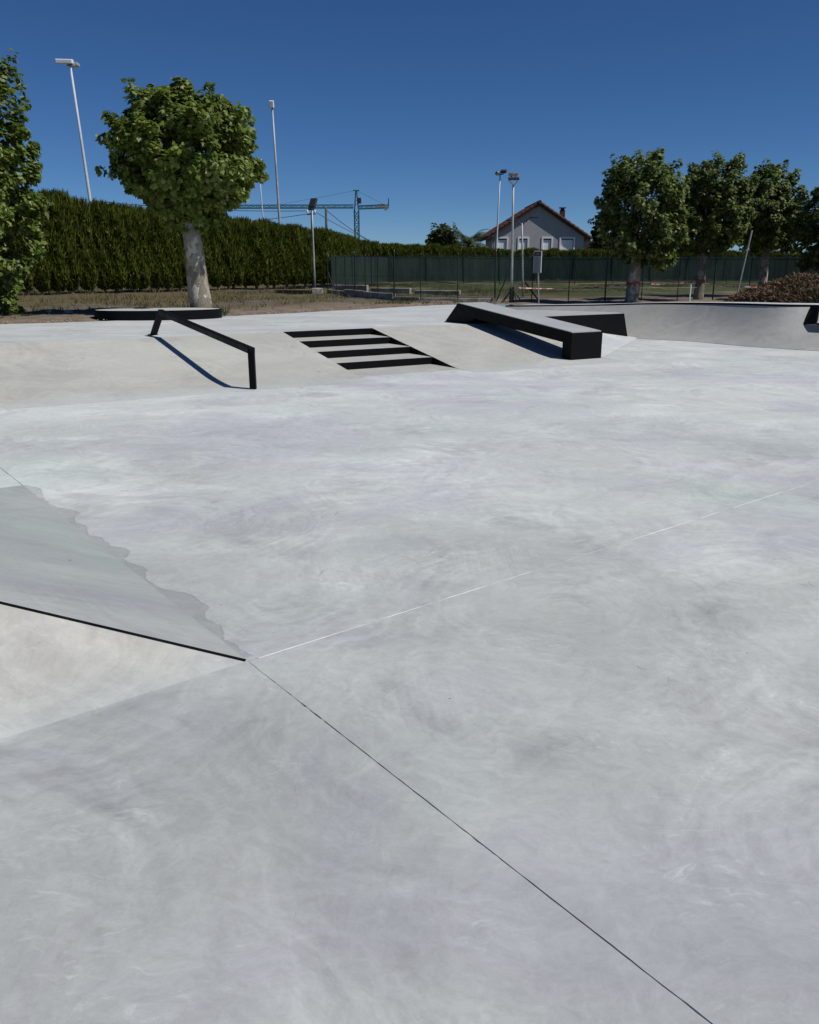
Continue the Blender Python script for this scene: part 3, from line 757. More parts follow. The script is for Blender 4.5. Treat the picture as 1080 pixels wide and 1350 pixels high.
plane_tree((9.62, 28.2, .48), 2.2, (9.72, 28.2, 3.40), (1.15, 1.15, 1.36), 255, 70, .108, 42, 'second tree from the grey house, narrow trunk with tape round it', 'leafd', (.15, .12), (.05, 0), GR)
plane_tree((12.95, 31.2, .48), 2.2, (12.85, 31.2, 3.42), (1.2, 1.2, 1.36), 245, 70, .112, 43, 'tree standing behind the left end of the brown brush pile', 'leafd', (.15, .12), (0, 0), GR)
plane_tree((14.15, 26.9, .48), 1.9, (13.75, 26.9, 2.8), (1.4, 1.4, 1.35), 270, 70, .112, 44, 'tree over the brush pile at the right edge of the photo', 'leafd', (.16, .13), (0, 0), GR)

# ------------------------------------------------------------------ hedges of cypress
def spray_shape():
    v = np.array([(-.5, 0, 0), (.5, 0, 0), (.42, .55, .05), (0, 1, .12), (-.42, .55, .05)], float)
    f = np.array([(0, 1, 2), (0, 2, 4), (4, 2, 3)])
    return v, f
SV, SF = spray_shape(); SV[:, 0] *= .30; SVN = SV * np.array([.5, 1, 1])
def cypress_mesh(seed, n=4600):
    g = np.random.default_rng(seed)
    a = g.random(n) * 2 * math.pi; hh = .03 + .97 * g.random(n) ** .9
    rad = (.47 * np.clip((hh - .0) / .20, 0, 1) ** .55) * np.clip((1.06 - hh) / .16, .12, 1) ** .7
    lob = 1 + .16 * np.sin(a * 3 + seed) * np.sin(hh * 9 + seed * 2) + .10 * np.sin(a * 7 + hh * 14)
    r = rad * lob * (.62 + .42 * g.random(n) ** .5)
    p = np.stack([np.cos(a) * r, np.sin(a) * r * 1.15, hh], 1)
    out = np.stack([np.cos(a), np.sin(a), np.zeros(n)], 1)
    nrm = out + g.normal(size=p.shape) * .45
    tip = np.array([0, 0, 1.0]) + out * .22 + g.normal(size=p.shape) * .20
    P = p * np.array([1, 1, 3.4])
    v, f = scatter(SVN, SF, P, frames(nrm, tip), .27 * g.uniform(.6, 1.35, n))
    # leaders above the shear line
    k = 34; aa = g.random(k) * 6.283; q = g.random(k) * .36
    P2 = np.stack([np.cos(aa) * q, np.sin(aa) * q, 3.10 + .13 * g.random(k)], 1)
    v2, f2 = scatter(SV * np.array([.55, 1, 1]), SF, P2, frames(g.normal(size=(k, 3)) * np.array([1, 1, .2]), np.array([0, 0, 1.0]) + g.normal(size=(k, 3)) * .15), .34 * g.uniform(.6, 1.3, k))
    return np.concatenate([v, v2]), np.concatenate([f, f2 + len(v)])
CY = []
for s in range(7):
    v, f = cypress_mesh(60 + s); CY.append(np_mesh('cypress', v, f, M['cypress']))
TRK = []
for s in range(4):
    rr = random.Random(s); m = MB()
    for q in range(rr.choice((1, 1, 2))):
        x = rr.uniform(-.16, .16)
        m.tube([(x, -.05, -.1), (x + rr.uniform(-.05, .05), 0, .5), (x * .3, .02, 1.4)], [.075, .06, .04], 7)
    for q in range(5):
        a = rr.uniform(0, 6.28); z = rr.uniform(.15, .6); m.tube([(0, 0, z), (math.cos(a) * .35, math.sin(a) * .35, z + rr.uniform(-.15, .1))], [.018, .006], 5)
    bmesh.ops.recalc_face_normals(m.bm, faces=m.bm.faces)
    me = bpy.data.meshes.new('trunk'); m.bm.to_mesh(me); m.bm.free(); me.materials.append(M['cbark']); TRK.append(me)
def hedge(path, label, spacing=.62, trunks=True):
    h = thing('cypress_hedge', (path[0][0], path[0][1], path[0][2]), label, 'hedge')
    b0 = h.location.copy()
    for (x0, y0, z0, h0), (x1, y1, z1, h1) in zip(path, path[1:]):
        L = math.hypot(x1 - x0, y1 - y0); n = max(1, int(round(L / spacing)))
        for i in range(n):
            u = (i + .5) / n
            hh = (h0 + (h1 - h0) * u) * rnd.uniform(.965, 1.035)
            o = link(bpy.data.objects.new('cypress', CY[rnd.randrange(7)]), h)
            o.location = Vector((x0 + (x1 - x0) * u + rnd.uniform(-.09, .09), y0 + (y1 - y0) * u + rnd.uniform(-.12, .12), z0 + (z1 - z0) * u)) - b0
            o.rotation_euler = (rnd.uniform(-.02, .02), rnd.uniform(-.02, .02), rnd.uniform(0, 6.28)); s = rnd.uniform(.92, 1.12)
            o.scale = (s, s, hh / 3.44)
            if trunks:
                tk = link(bpy.data.objects.new('trunk', rnd.choice(TRK)), o); tk.rotation_euler.z = rnd.uniform(0, 6.28)
hedge([(-19.5, 30.0, .5, 3.75), (-14.1, 33.4, .5, 3.62), (-4.25, 44.0, .6, 2.62)], 'tall cypress hedge with bare trunks at its foot running back from the left', .60)
hedge([(-4.3, 44.8, .6, 2.60), (-3.1, 52.0, .6, 2.35), (5.6, 57.5, .6, 2.0), (36, 58.0, .6, 1.75)], 'lower cypress hedge behind the green windscreen in front of the grey house', .74, False)

# ------------------------------------------------------------------ fences
def net_mat():
    k = NT('green_windscreen_net'); P = k.pos()
    n = k.noise(k.vmath('MULTIPLY', P, (1.2, 1.2, .35)), 1.5, 4, .6)
    c = k.mix(k.ramp(n, .35, .65), (.013, .026, .021), (.022, .040, .033))
    fold = k.noise(k.vmath('MULTIPLY', P, (4, 4, .4)), 1, 3, .6)
    b = k.bsdf(c, .8, .2, k.bump(fold, .5, .08))
    tr = k.n('ShaderNodeBsdfTransparent'); mx = k.n('ShaderNodeMixShader')
    k.set(mx.inputs[0], k.ramp(n, .2, .8, .86, .96)); k.t.links.new(tr.outputs[0], mx.inputs[1]); k.t.links.new(b, mx.inputs[2])
    return k.done(mx.outputs[0])
def mesh_mat():
    """woven wire: real 6 cm diamonds cut out of the sheet"""
    k = NT('green_wire_mesh'); uv = k.n('ShaderNodeUVMap').outputs[0]
    s = k.n('ShaderNodeSeparateXYZ'); k.set(s.inputs[0], uv)
    a = k.math('PINGPONG', k.math('ADD', s.outputs[0], s.outputs[1]), .03); b = k.math('PINGPONG', k.math('SUBTRACT', s.outputs[0], s.outputs[1]), .03)
    wire = k.math('LESS_THAN', k.math('MINIMUM', a, b), .0030)
    bs = k.bsdf((.018, .036, .027), .5, .4)
    tr = k.n('ShaderNodeBsdfTransparent'); mx = k.n('ShaderNodeMixShader')
    k.set(mx.inputs[0], wire); k.t.links.new(tr.outputs[0], mx.inputs[1]); k.t.links.new(bs, mx.inputs[2])
    return k.done(mx.outputs[0])
M['net'] = net_mat(); M['wire'] = mesh_mat()
def sheet(path, z0, z1, name, mat, parent, div=.5, sag=0.0):
    bm = bmesh.new(); uvl = bm.loops.layers.uv.new('UVMap'); prev = None; acc = 0; base = wloc(parent)
    pts = []
    for a, b in zip(path, path[1:]):
        L = math.hypot(b[0] - a[0], b[1] - a[1]); n = max(1, int(L / div))
        for i in range(n): pts.append((a[0] + (b[0] - a[0]) * i / n, a[1] + (b[1] - a[1]) * i / n))
    pts.append(path[-1][:2])
    for i, p in enumerate(pts):
        if i: acc += math.hypot(p[0] - pts[i - 1][0], p[1] - pts[i - 1][1])
        w0 = sag * math.sin(acc * 2.1) ; w1 = sag * abs(math.sin(acc * 1.3))
        cur = (bm.verts.new(Vector((p[0], p[1] + w0, z0 + w1)) - base), bm.verts.new(Vector((p[0], p[1], z1 - w1 * .6)) - base), acc)
        if prev:
            f = bm.faces.new((prev[0], cur[0], cur[1], prev[1]))
            for lp, uvv in zip(f.loops, ((prev[2], z0), (cur[2], z0), (cur[2], z1), (prev[2], z1))): lp[uvl].uv = uvv
        prev = cur
    me = bpy.data.meshes.new(name); bm.to_mesh(me); bm.free(); me.materials.append(mat)
    return link(bpy.data.objects.new(name, me), parent)
def along(path, step):
    out = []; carry = 0
    for a, b in zip(path, path[1:]):
        L = math.hypot(b[0] - a[0], b[1] - a[1]); u = carry
        while u < L: out.append((a[0] + (b[0] - a[0]) * u / L, a[1] + (b[1] - a[1]) * u / L)); u += step
        carry = u - L
    return out
FN = [(-3.30, 34.4), (-1.25, 29.2), (-.2, 27.3), (2.0, 26.95), (8, 27.3), (18, 28.2)]
fn = thing('wire_fence', (-3.3, 34.4, .5), 'dark green wire mesh fence on thin posts round the near side of the playing field', 'fence')
sheet(FN, .55, 1.93, 'wire_mesh', M['wire'], fn, .6)
def post_me(hgt, r, mat, cap=True):
    m = MB(); m.tube([(0, 0, -.1), (0, 0, hgt)], r, 8)
    if cap: m.tube([(0, 0, hgt), (0, 0, hgt + .03)], [r * 1.25, r * .5], 8)
    me = bpy.data.meshes.new('post'); bmesh.ops.recalc_face_normals(m.bm, faces=m.bm.faces); m.bm.to_mesh(me); m.bm.free(); me.materials.append(mat); return me
pm, pmt = post_me(1.45, .017, M['green_post']), post_me(1.55, .025, M['green_post'])
for i, (x, y) in enumerate(along(FN, 1.19)):
    o = link(bpy.data.objects.new('post', pmt if i % 3 == 0 else pm), fn); o.location = Vector((x, y, .5)) - fn.location
for zz in (.62, 1.25, 1.9):
    m = MB(); m.tube([(x, y, zz) for x, y in FN], .005, 4); m.build('tension_wire', M['green_post'], fn)
for a, b in (((-3.28, 34.35, 1.35), (-2.95, 33.6, .55)), ((2.75, 26.75, .52), (3.28, 26.9, 1.80)), ((4.1, 26.75, .52), (3.65, 26.9, 1.1))):
    m = MB(); m.tube([a, b], .024, 7); m.build('brace', M['green_post'], fn)
# low wall at the foot of the fence, stepped
kw = thing('fence_kerb', (-1.2, 29, .45), 'low stepped weathered concrete kerb at the foot of the wire fence', 'kerb')
KP = along(FN[:5], 1.19)
for i, (a, b) in enumerate(zip(KP[:9], KP[1:10])):
    hgt = (.17, .17, .24, .24, .22, .22, .12, .11, .10)[i]
    m = MB(); d = Vector((b[0] - a[0], b[1] - a[1], 0)); m.box(((a[0] + b[0]) / 2, (a[1] + b[1]) / 2, .45 + hgt / 2), (d.length - .015, .14, hgt + .1), Matrix.Rotation(math.atan2(d.y, d.x), 3, 'Z')); m.bevel(.012, seg=1)
    m.build('kerb_block', M['kerb'], kw)
lw = thing('field_wall', (-1.2, 35, .45), 'low broken grey wall inside the field beyond the near fence corner', 'wall')
for i, (x, y, l, hgt) in enumerate(((-2.4, 34.9, 1.5, .34), (-.75, 34.2, 1.7, .24), (1.1, 33.6, 1.9, .16))):
    m = MB(); m.box((x, y, .45 + hgt / 2), (l, .2, hgt + .1), Matrix.Rotation(-.35, 3, 'Z')); m.bevel(.02, seg=1); m.build('wall_block', M['kerb'], lw)
# retaining edge left of the fence corner
re = thing('retaining_edge', (-4.6, 34.4, .5), 'dark low timber edge with a pale block by the lamp post', 'edging')
m = MB(); m.bar((-5.5, 34.9, .56), (-4.0, 34.3, .56), .16, .2); m.build('beam', M['wood_pole'], re)
m = MB(); m.box((-3.72, 34.25, .60), (.42, .3, .26)); m.bevel(.02); m.build('end_block', M['stone'], re)

NP = [(-3.95, 43.2), (-1.2, 49.5), (6, 51.6), (36, 51.8)]
nf = thing('windscreen_fence', (-3.95, 43.2, .55), 'fence hung with dark green windscreen netting at the back of the playing field', 'fence')
sheet(NP, .66, 2.08, 'windscreen', M['net'], nf, .5, .03)
pf = post_me(1.75, .02, M['green_post'])
for x, y in along(NP, 2.3):
    o = link(bpy.data.objects.new('post', pf), nf); o.location = Vector((x, y - .06, .5)) - nf.location
for zz in (.66, 2.08):
    m = MB(); m.tube([(x, y - .03, zz) for x, y in NP], .008, 5); m.build('rail', M['green_post'], nf)

# ------------------------------------------------------------------ poles, lamps, wires
def pole(name, base, top, r0, r1, label, cat='lamp post', mat='galv'):
    t = thing(name, base, label, cat)
    b, e = Vector(base), Vector(top); r0 *= .78; r1 *= .78
    m = MB(); m.tube([b, b.lerp(e, .33), b.lerp(e, .66), e], [r0, r0 * .67 + r1 * .33, r0 * .33 + r1 * .67, r1], 10); m.build('pole', M[mat], t, smooth=True)
    return t
def head(parent, c, size, yaw, pitch, mat='dark_metal', name='floodlight', lens=True):
    rot = Matrix.Rotation(yaw, 3, 'Z') @ Matrix.Rotation(pitch, 3, 'X')
    m = MB(); m.box(c, size, rot); m.bevel(min(size) * .18, seg=2); o = m.build(name, M[mat], parent)
    if lens:
        m = MB(); m.box(Vector(c) + rot @ Vector((0, 0, -size[2] * .5)), (size[0] * .82, size[1] * .82, .012), rot); base = wloc(parent)
        q = m.build('lens', M['lens'], o, world=False); q.data.transform(Matrix.Translation(-base))
    return o
p = pole('tall_lamp_post', (-16.25, 45, .5), (-16.72, 45, 11.05), .13, .065, 'tall white lamp post with a pale double head rising behind the left hedge', mat='pale_metal')
head(p, (-16.95, 44.9, 11.2), (.80, .38, .20), .12, .16, 'white_paint')
head(p, (-16.62, 45.2, 11.12), (.50, .32, .16), -.1, -.12, 'galv')
m = MB(); m.bar((-16.9, 45, 11.05), (-16.5, 45, 11.05), .06); m.build('bracket', M['galv'], p)
p = pole('floodlight_mast', (-8.15, 55, .5), (-8.38, 55, 10.85), .12, .07, 'thin dark mast with small white lamp just right of the round tree')
head(p, (-8.4, 54.9, 11.0), (.28, .25, .42), 0, .2, 'white_paint')
p = pole('thin_mast', (-9.65, 58, .5), (-9.9, 58, 8.1), .07, .045, 'thinner white mast close behind the right side of the round tree', mat='pale_metal')
head(p, (-9.85, 57.9, 8.2), (.35, .2, .12), .3, .1, 'white_paint')
p = pole('short_lamp_post', (-3.90, 35.0, .5), (-3.92, 35.0, 3.85), .055, .04, 'short grey lamp post with one tilted floodlight in front of the hedge corner')
head(p, (-3.86, 34.95, 4.0), (.30, .38, .10), -.5, 1.05)
m = MB(); m.bar((-3.92, 35, 3.82), (-3.88, 34.95, 3.98), .045); m.build('bracket', M['dark_metal'], p)
p = pole('pale_lamp_post', (6.0, 60, .5), (6.17, 60, 7.5), .09, .055, 'pale tall pole with two small dark floodlights left of the house', mat='pale_metal')
head(p, (6.38, 59.9, 7.72), (.42, .30, .16), -.4, .5); head(p, (6.0, 59.9, 7.62), (.30, .26, .14), .5, -.5)
m = MB(); m.bar((5.9, 60, 7.5), (6.4, 60, 7.56), .06); m.build('crossbar', M['dark_metal'], p)
p = pole('floodlight_post', (3.10, 25.7, .5), (2.99, 25.3, 3.80), .052, .036, 'grey post with square floodlight cage standing by the near fence')
m = MB(); m.bar((2.99, 25.3, 3.80), (2.86, 25.3, 3.95), .03); m.bar((2.99, 25.3, 3.80), (3.13, 25.3, 3.95), .03); m.build('fork', M['galv'], p)
head(p, (2.995, 25.28, 3.985), (.30, .22, .075), 0, .05)
m = MB()
for x in (2.86, 2.95, 3.04, 3.13):
    m.bar((x, 25.2, 4.02), (x, 25.2, 4.14), .016); m.bar((x, 25.38, 4.02), (x, 25.38, 4.16), .016)
m.bar((2.85, 25.2, 4.14), (3.14, 25.2, 4.14), .03, .05); m.bar((2.85, 25.38, 4.16), (3.14, 25.38, 4.16), .03, .05); m.build('cage', M['galv'], p)
head(p, (2.93, 25.3, 4.09), (.12, .14, .09), 0, 0, 'galv', 'ballast_box', False); head(p, (3.06, 25.3, 4.09), (.10, .14, .08), 0, 0, 'galv', 'ballast_box', False)
m = MB(); m.tube([(3.10, 25.7, .45), (3.093, 25.67, .98)], [.075, .066], 10); m.build('base_sleeve', M['dark_metal'], p)
for dx, dy in ((-.36, -.1), (.36, -.1), (.24, .3), (-.24, .3)):
    m = MB(); m.tube([(3.094, 25.67, .92), (3.1 + dx, 25.7 + dy, .48)], .016, 6); m.build('stay', M['dark_metal'], p)
p = pole('double_arm_lamp', (4.15, 31, .5), (4.02, 31, 3.05), .05, .035, 'slim grey lamp post with two curved dark arms in front of the house gable')
for s in (-1, 1):
    m = MB(); m.tube([(4.02, 31, 2.95), (4.02 + .14 * s, 31, 3.14), (4.02 + .36 * s, 31, 3.22 + .05 * s)], .016, 6)
    m.build('arm', M['dark_metal'], p); head(p, (4.02 + .42 * s, 31, 3.2 + .05 * s), (.26, .16, .08), 0, .1)
def wood(base, top, label):
    return pole('utility_pole', base, top, .13, .10, label, 'utility pole', 'wood_pole')
u1 = wood((-5.95, 62, .5), (-5.95, 62, 5.55), 'short dark utility pole beyond the hedge left of the crane')
u2 = wood((-7.2, 64, .5), (-7.2, 64, 5.4), 'utility pole with insulator bracket above the hedge by the short lamp')
m = MB(); m.bar((-7.55, 64, 5.2), (-6.9, 64, 5.25), .09); m.build('crossarm', M['wood_pole'], u2)
for x in (-7.5, -7.2, -6.95):
    m = MB(); m.tube([(x, 64, 5.27), (x, 64, 5.42), (x, 64, 5.5)], [.05, .07, .03], 8); m.build('insulator', M['white_paint'], u2)
u3 = wood((-30, 60, .5), (-30, 60, 7.0), 'utility pole hidden behind the leafy tree at the left')
def cable(a, b, sag, label, group='overhead cables'):
    m = MB(); a = Vector(a); b = Vector(b)
    m.tube([a.lerp(b, i / 16) - Vector((0, 0, sag * 4 * (i / 16) * (1 - i / 16))) for i in range(17)], .022, 5)
    tag(m.build('overhead_cable', M['dark_metal']), label, 'cable', group)
cable((-30, 60, 7.0), (-7.5, 64, 5.45), .55, 'dark overhead cable passing behind the round tree, the uppermost')
cable((-30, 60, 6.55), (-7.2, 64, 5.28), 1.3, 'dark overhead cable sagging lowest over the hedge')
cable((-6.95, 64, 5.4), (-2.5, 66, 3.2), .12, 'cable dropping from the insulator bracket towards the hedge')
cable((-5.95, 62, 5.4), (-2.8, 66, 3.3), .15, 'cable dropping from the dark utility pole behind the hedge')

# ------------------------------------------------------------------ information sign
sg = thing('notice_sign', (3.89, 25.4, .5), 'grey notice board with dark header on a thin post before the fence', 'sign')
m = MB(); m.tube([(3.89, 25.43, .45), (3.83, 25.43, 1.5)], .021, 8); m.build('post', M['galv'], sg)
yaw = Matrix.Rotation(R(-18), 3, 'Z')
m = MB(); m.box((3.80, 25.4, 1.70), (.235, .05, .62), yaw); m.bevel(.006); pn = m.build('panel', M['white_paint'], sg)
def flat(c, sx, sz, mat, name, dy=-.0285):
    m = MB(); cc = Vector((3.80, 25.4, 1.70)) + yaw @ Vector((c[0], dy, c[1]))
    m.box(cc, (sx, .004, sz), yaw); o = m.build(name, mat, pn, world=False); o.data.transform(Matrix.Translation(-wloc(sg)))
gp = simple('grey_print', (.23, .24, .27), .5, .3, var=.06); dp = simple('dark_print', (.028, .03, .045), .5, .3, var=.1); lp = simple('fine_print', (.10, .105, .125), .6, .2, var=.1)
flat((-.004, -.055), .212, .43, gp, 'notice'); flat((-.004, .235), .212, .138, dp, 'header'); flat((-.004, -.288), .212, .028, dp, 'footer')
for i in range(13): flat((-.02 + rnd.uniform(-.006, .006), .135 - i * .031), .15 + rnd.uniform(-.04, .03), .010, lp, 'text_line', -.0325)
for i in range(2): flat((-.004, .25 - i * .035), .11 - i * .03, .012, gp, 'header_mark', -.0325)

# ------------------------------------------------------------------ house
def tiles_mat():
    k = NT('red_clay_tiles'); P = k.n('ShaderNodeTexCoord').outputs['Object']
    n = k.noise(P, 5, 5, .7)
    c = k.mix(k.ramp(n, .35, .65), (.060, .030, .024), (.115, .050, .037))
    return k.done(k.bsdf(c, .85, .2))
M['tiles'] = tiles_mat(); M['render'] = simple('grey_render', (.36, .357, .368), .9, .15, var=.05, scale=1.2, bump=.1)
M['soffit'] = simple('dark_stained_timber', (.055, .036, .032), .7, .2); M['shutter'] = simple('white_shutter', (.84, .84, .84), .5, .3, var=.04)
M['glass'] = simple('dark_window_glass', (.03, .035, .04), .1, .6)
hs = thing('grey_house', (11.2, 75, .5), 'grey gabled house with red tiled roof and white framed windows behind the hedge', 'house')
HX0, HX1, HY, HD = 7.35, 15.15, 75.0, 8.0
AX, AZ, EZ = 11.15, 6.72, 4.32
wins = [(8.08, 1.02, 'w'), (9.90, .98, 'w'), (11.98, .98, 'w'), (13.72, 1.35, 'w')]
m = MB()
def gz(x): return AZ - .12 - abs(x - AX) * (AZ - EZ) / (AX - HX0)
# front wall as strips round the window openings
WB, WT = 2.35, 3.98
xs = [HX0] + [v for c, wd, _ in wins for v in (c - wd / 2, c + wd / 2)] + [HX1]
for i in range(0, len(xs), 2):
    a, b = xs[i], xs[i + 1]
    pts = [(a, HY, .3), (b, HY, .3), (b, HY, gz(b))] + ([(AX, HY, gz(AX))] if a < AX < b else []) + [(a, HY, gz(a))]
    m.extr(pts, (0, .25, 0))
for c, wd, _ in wins:
    a, b = c - wd / 2, c + wd / 2
    m.extr([(a, HY, .3), (b, HY, .3), (b, HY, WB), (a, HY, WB)], (0, .25, 0))
    pts = [(a, HY, WT), (b, HY, WT), (b, HY, gz(b))] + ([(AX, HY, gz(AX))] if a < AX < b else []) + [(a, HY, gz(a))]
    m.extr(pts, (0, .25, 0))
m.extr([(HX0, HY + .25, .3), (HX0 + .25, HY + .25, .3), (HX0 + .25, HY + .25, EZ - .25), (HX0, HY + .25, EZ - .25)], (0, HD, 0))
m.extr([(HX1 - .25, HY + .25, .3), (HX1, HY + .25, .3), (HX1, HY + .25, EZ - .25), (HX1 - .25, HY + .25, EZ - .25)], (0, HD, 0))
m.build('wall', M['render'], hs)
for c, wd, _ in wins:
    a, b = c - wd / 2, c + wd / 2; f = .13
    m = MB(); y0 = HY - .05
    m.box((a + f / 2, y0 + .1, (WB + WT) / 2), (f, .2, WT - WB)); m.box((b - f / 2, y0 + .1, (WB + WT) / 2), (f, .2, WT - WB))
    m.box((c, y0 + .1, WT - f / 2), (wd - 2 * f, .198, f)); m.box((c, y0 + .1, WB + f / 2), (wd - 2 * f, .198, f))
    fr = m.build('window', M['white_paint'], hs)
    m = MB(); m.box((c, HY + .13, (WB + WT) / 2), (wd - 2 * f, .03, WT - WB - 2 * f)); g_ = m.build('pane', M['glass'], fr, world=False); g_.data.transform(Matrix.Translation(-wloc(hs)))
    m = MB()
    for q in range(16):
        z = WB + f + .05 + q * (WT - WB - 2 * f) * .9 / 16; m.box((c - .03, HY + .055, z), (wd - 2 * f - .06, .02, (WT - WB - 2 * f) * .9 / 16 - .006))
    g_ = m.build('shutter', M['shutter'], fr, world=False); g_.data.transform(Matrix.Translation(-wloc(hs)))
sl = (AZ - EZ) / (AX - HX0)
for s, xe in ((-1, HX0 - .55), (1, HX1 + .55)):
    ze = AZ - abs(xe - AX) * sl
    y0, y1 = HY - .30, HY + HD + .6
    m = MB(); m.extr([(AX, y0, AZ), (xe, y0, ze), (xe, y0, ze - .20), (AX, y0, AZ - .20)], (0, y1 - y0, 0)); rf = m.build('roof', M['soffit'], hs)
    m = MB()                                                        # rows of barrel tiles down the slope
    L = Vector((xe - AX, 0, ze - AZ)); nrow = 12
    for rI in range(46):
        y = y0 - .04 + rI * .265
        for q in range(nrow if rI < 2 else 1):
            a = Vector((AX, y + .12, AZ + .04)) + L * ((q / nrow) if rI < 2 else 0); b = a + L * ((1.12 / nrow) if rI < 2 else 1.02)
            m.tube([a + Vector((0, 0, .0)), b + Vector((0, 0, .045))], [.125, .14], 8)
    t_ = m.build('tile_rows', M['tiles'], rf, world=False); t_.data.transform(Matrix.Translation(-wloc(hs))); tag(t_, kind='stuff')
m = MB(); m.tube([(AX, HY - .40, AZ + .1), (AX, HY + HD + .6, AZ + .1)], .15, 8); m.build('ridge_tiles', M['tiles'], hs)
m = MB(); m.box((13.55, HY + 2.2, 5.75), (.42, .42, 1.1)); m.box((13.55, HY + 2.2, 6.38), (.30, .30, .16)); m.box((13.55, HY + 2.2, 6.49), (.56, .56, .07)); m.build('chimney', M['tiles'], hs)
m = MB(); m.tube([(HX0 - .12, HY + .05, .5), (HX0 - .12, HY + .05, EZ - .3)], .05, 6); m.build('downpipe', M['galv'], hs)
fb_ = thing('far_building', (19.2, 90, .5), 'dark low building with sloping roof right of the grey house', 'building')
m = MB(); m.box((19.5, 92, 1.9), (7, 6, 2.8)); m.build('wall', M['render'], fb_)
m = MB(); m.extr([(15.6, 88.6, 3.25), (23.4, 88.6, 3.25), (22.4, 88.6, 3.9), (17.5, 88.6, 4.05)], (0, 7, 0)); m.build('roof', simple('slate_roof', (.05, .05, .056), .8, .2), fb_)

# ------------------------------------------------------------------ tower crane far behind
def cm():
    k = NT('green_crane_paint'); return k.done(k.bsdf((.022, .105, .095), .5, .4))
M['crane'] = cm()
CX, CY_ = -15.2, 250
cr = thing('tower_crane', (CX, CY_, .5), 'green tower crane with long jib far beyond the hedge', 'crane')
def lattice(mb, a, b, half, step, r, tri=False):
    a, b = Vector(a), Vector(b); d = (b - a); L = d.length; d.normalize()
    s = Vector((0, 1, 0)) if abs(d.y) < .9 else Vector((1, 0, 0)); u = d.cross(s).normalized()
    co = [s * half + u * half, -s * half + u * half, -s * half - u * half, s * half - u * half] if not tri else [s * half, -s * half, -u * half * 1.7 if (-u).z > 0 else u * half * 1.7]
    for c in co: mb.bar(a + c, b + c, r)
    n = int(L / step)
    for i in range(n):
        p, q = a + d * (L * i / n), a + d * (L * (i + 1) / n)
        for k in range(len(co)):
            c0, c1 = co[k], co[(k + 1) % len(co)]
            mb.bar(p + (c0 if i % 2 else c1), q + (c1 if i % 2 else c0), r * .6); mb.bar(p + c0, p + c1, r * .55)
JZ = 17.4
m = MB(); lattice(m, (CX, CY_, .5), (CX, CY_, JZ - .6), .62, 1.7, .30); m.build('mast', M['crane'], cr)
m = MB(); lattice(m, (CX - 1, CY_, JZ), (CX - 44, CY_, JZ - .1), .5, 1.5, .24, True); m.build('jib', M['crane'], cr)
m = MB(); lattice(m, (CX + .8, CY_, JZ + .15), (CX + 9.2, CY_, JZ + .45), .42, 1.4, .26); m.build('counter_jib', M['crane'], cr)
m = MB()
for sx in (-.55, .55):
    for sy in (-.5, .5): m.bar((CX + sx, CY_ + sy, JZ - .6), (CX + sx * .25, CY_ + sy * .25, JZ + 4.6), .2)
for zz in (.6, 1.6, 2.6, 3.6): m.bar((CX - .45, CY_ - .4, JZ + zz), (CX + .45, CY_ - .4, JZ + zz + .7), .12)
m.bar((CX - .9, CY_, JZ + 4.7), (CX + .9, CY_, JZ + 4.7), .25); m.build('tower_head', M['crane'], cr)
m = MB(); m.box((CX + .9, CY_ - 1.0, JZ + 1.9), (1.1, 1.2, 1.5)); m.bevel(.12); m.build('cab', M['dark_metal'], cr)
m = MB(); m.box((CX + 7.3, CY_, JZ + .55), (2.6, 1.1, .9)); m.box((CX + 8.4, CY_, JZ + .2), (.8, 1.2, 1.6)); m.build('counterweight', M['kerb'], cr)
m = MB(); m.bar((CX + 9.2, CY_, JZ + .3), (CX + 9.2, CY_, JZ + 2.6), .28); m.build('end_post', M['crane'], cr)
for a, b in (((CX, CY_, JZ + 4.7), (CX - 22, CY_, JZ + .9)), ((CX, CY_, JZ + 4.7), (CX + 8, CY_, JZ + .9))):
    m = MB(); m.bar(a, b, .06); m.build('pendant_line', M['crane'], cr)
m = MB(); m.box((CX - 13, CY_, JZ - .4), (1.6, .9, .5)); m.build('trolley', M['dark_metal'], cr)

# ------------------------------------------------------------------ shrubs and palm behind the back hedge
def bush(name, base, centre, rad, n_cl, per, leaf, seed, label, cat, mat='shrub', trunk=.12):
    t = thing(name, base, label, cat); b = np.array(base)
    pos, Rm, size, on = crown_leaves(centre, rad, n_cl, per, leaf, seed, None, 2.2, .4, .28)
    keep = pos[:, 2] > b[2]
    v, f = scatter(SV * np.array([2.2, 1, 1]), SF, pos[keep] - b, Rm[keep], size[keep])
    tag(link(bpy.data.objects.new('crown', np_mesh('crown', v, f, M[mat])), t), kind='stuff')
    m = MB(); m.tube([base, ((base[0] + centre[0]) / 2, centre[1], (base[2] + centre[2]) / 2), centre], [trunk, trunk * .8, trunk * .3], 8); m.build('trunk', M['cbark'], t)
bush('round_shrub', (2.55, 66, .5), (2.55, 66, 3.0), (1.1, 1.1, 1.3), 150, 26, .27, 71, 'round dark shrub beside the palm behind the back hedge', 'shrub')
bush('small_conifer', (18.4, 83, .5), (18.4, 83, 4.2), (.75, .75, 2.3), 90, 14, .45, 72, 'wispy dark conifer between the grey house and the row of trees', 'tree')
bush('far_shrub', (-18.5, 75, .5), (-9.2, 70, 3.2), (.9, .9, 1.7), 60, 14, .45, 73, 'small dark shrub top showing over the hedge right of the round tree', 'shrub') if False else None
pt = thing('palm_tree', (4.75, 65, .5), 'feather palm with arching fronds behind the back hedge', 'palm tree')
m = MB(); m.tube([(4.75, 65, .3), (4.7, 65, 1.5), (4.45, 65, 3.0)], [.32, .28, .30], 12); m.build('trunk', M['cbark'], pt, smooth=True)
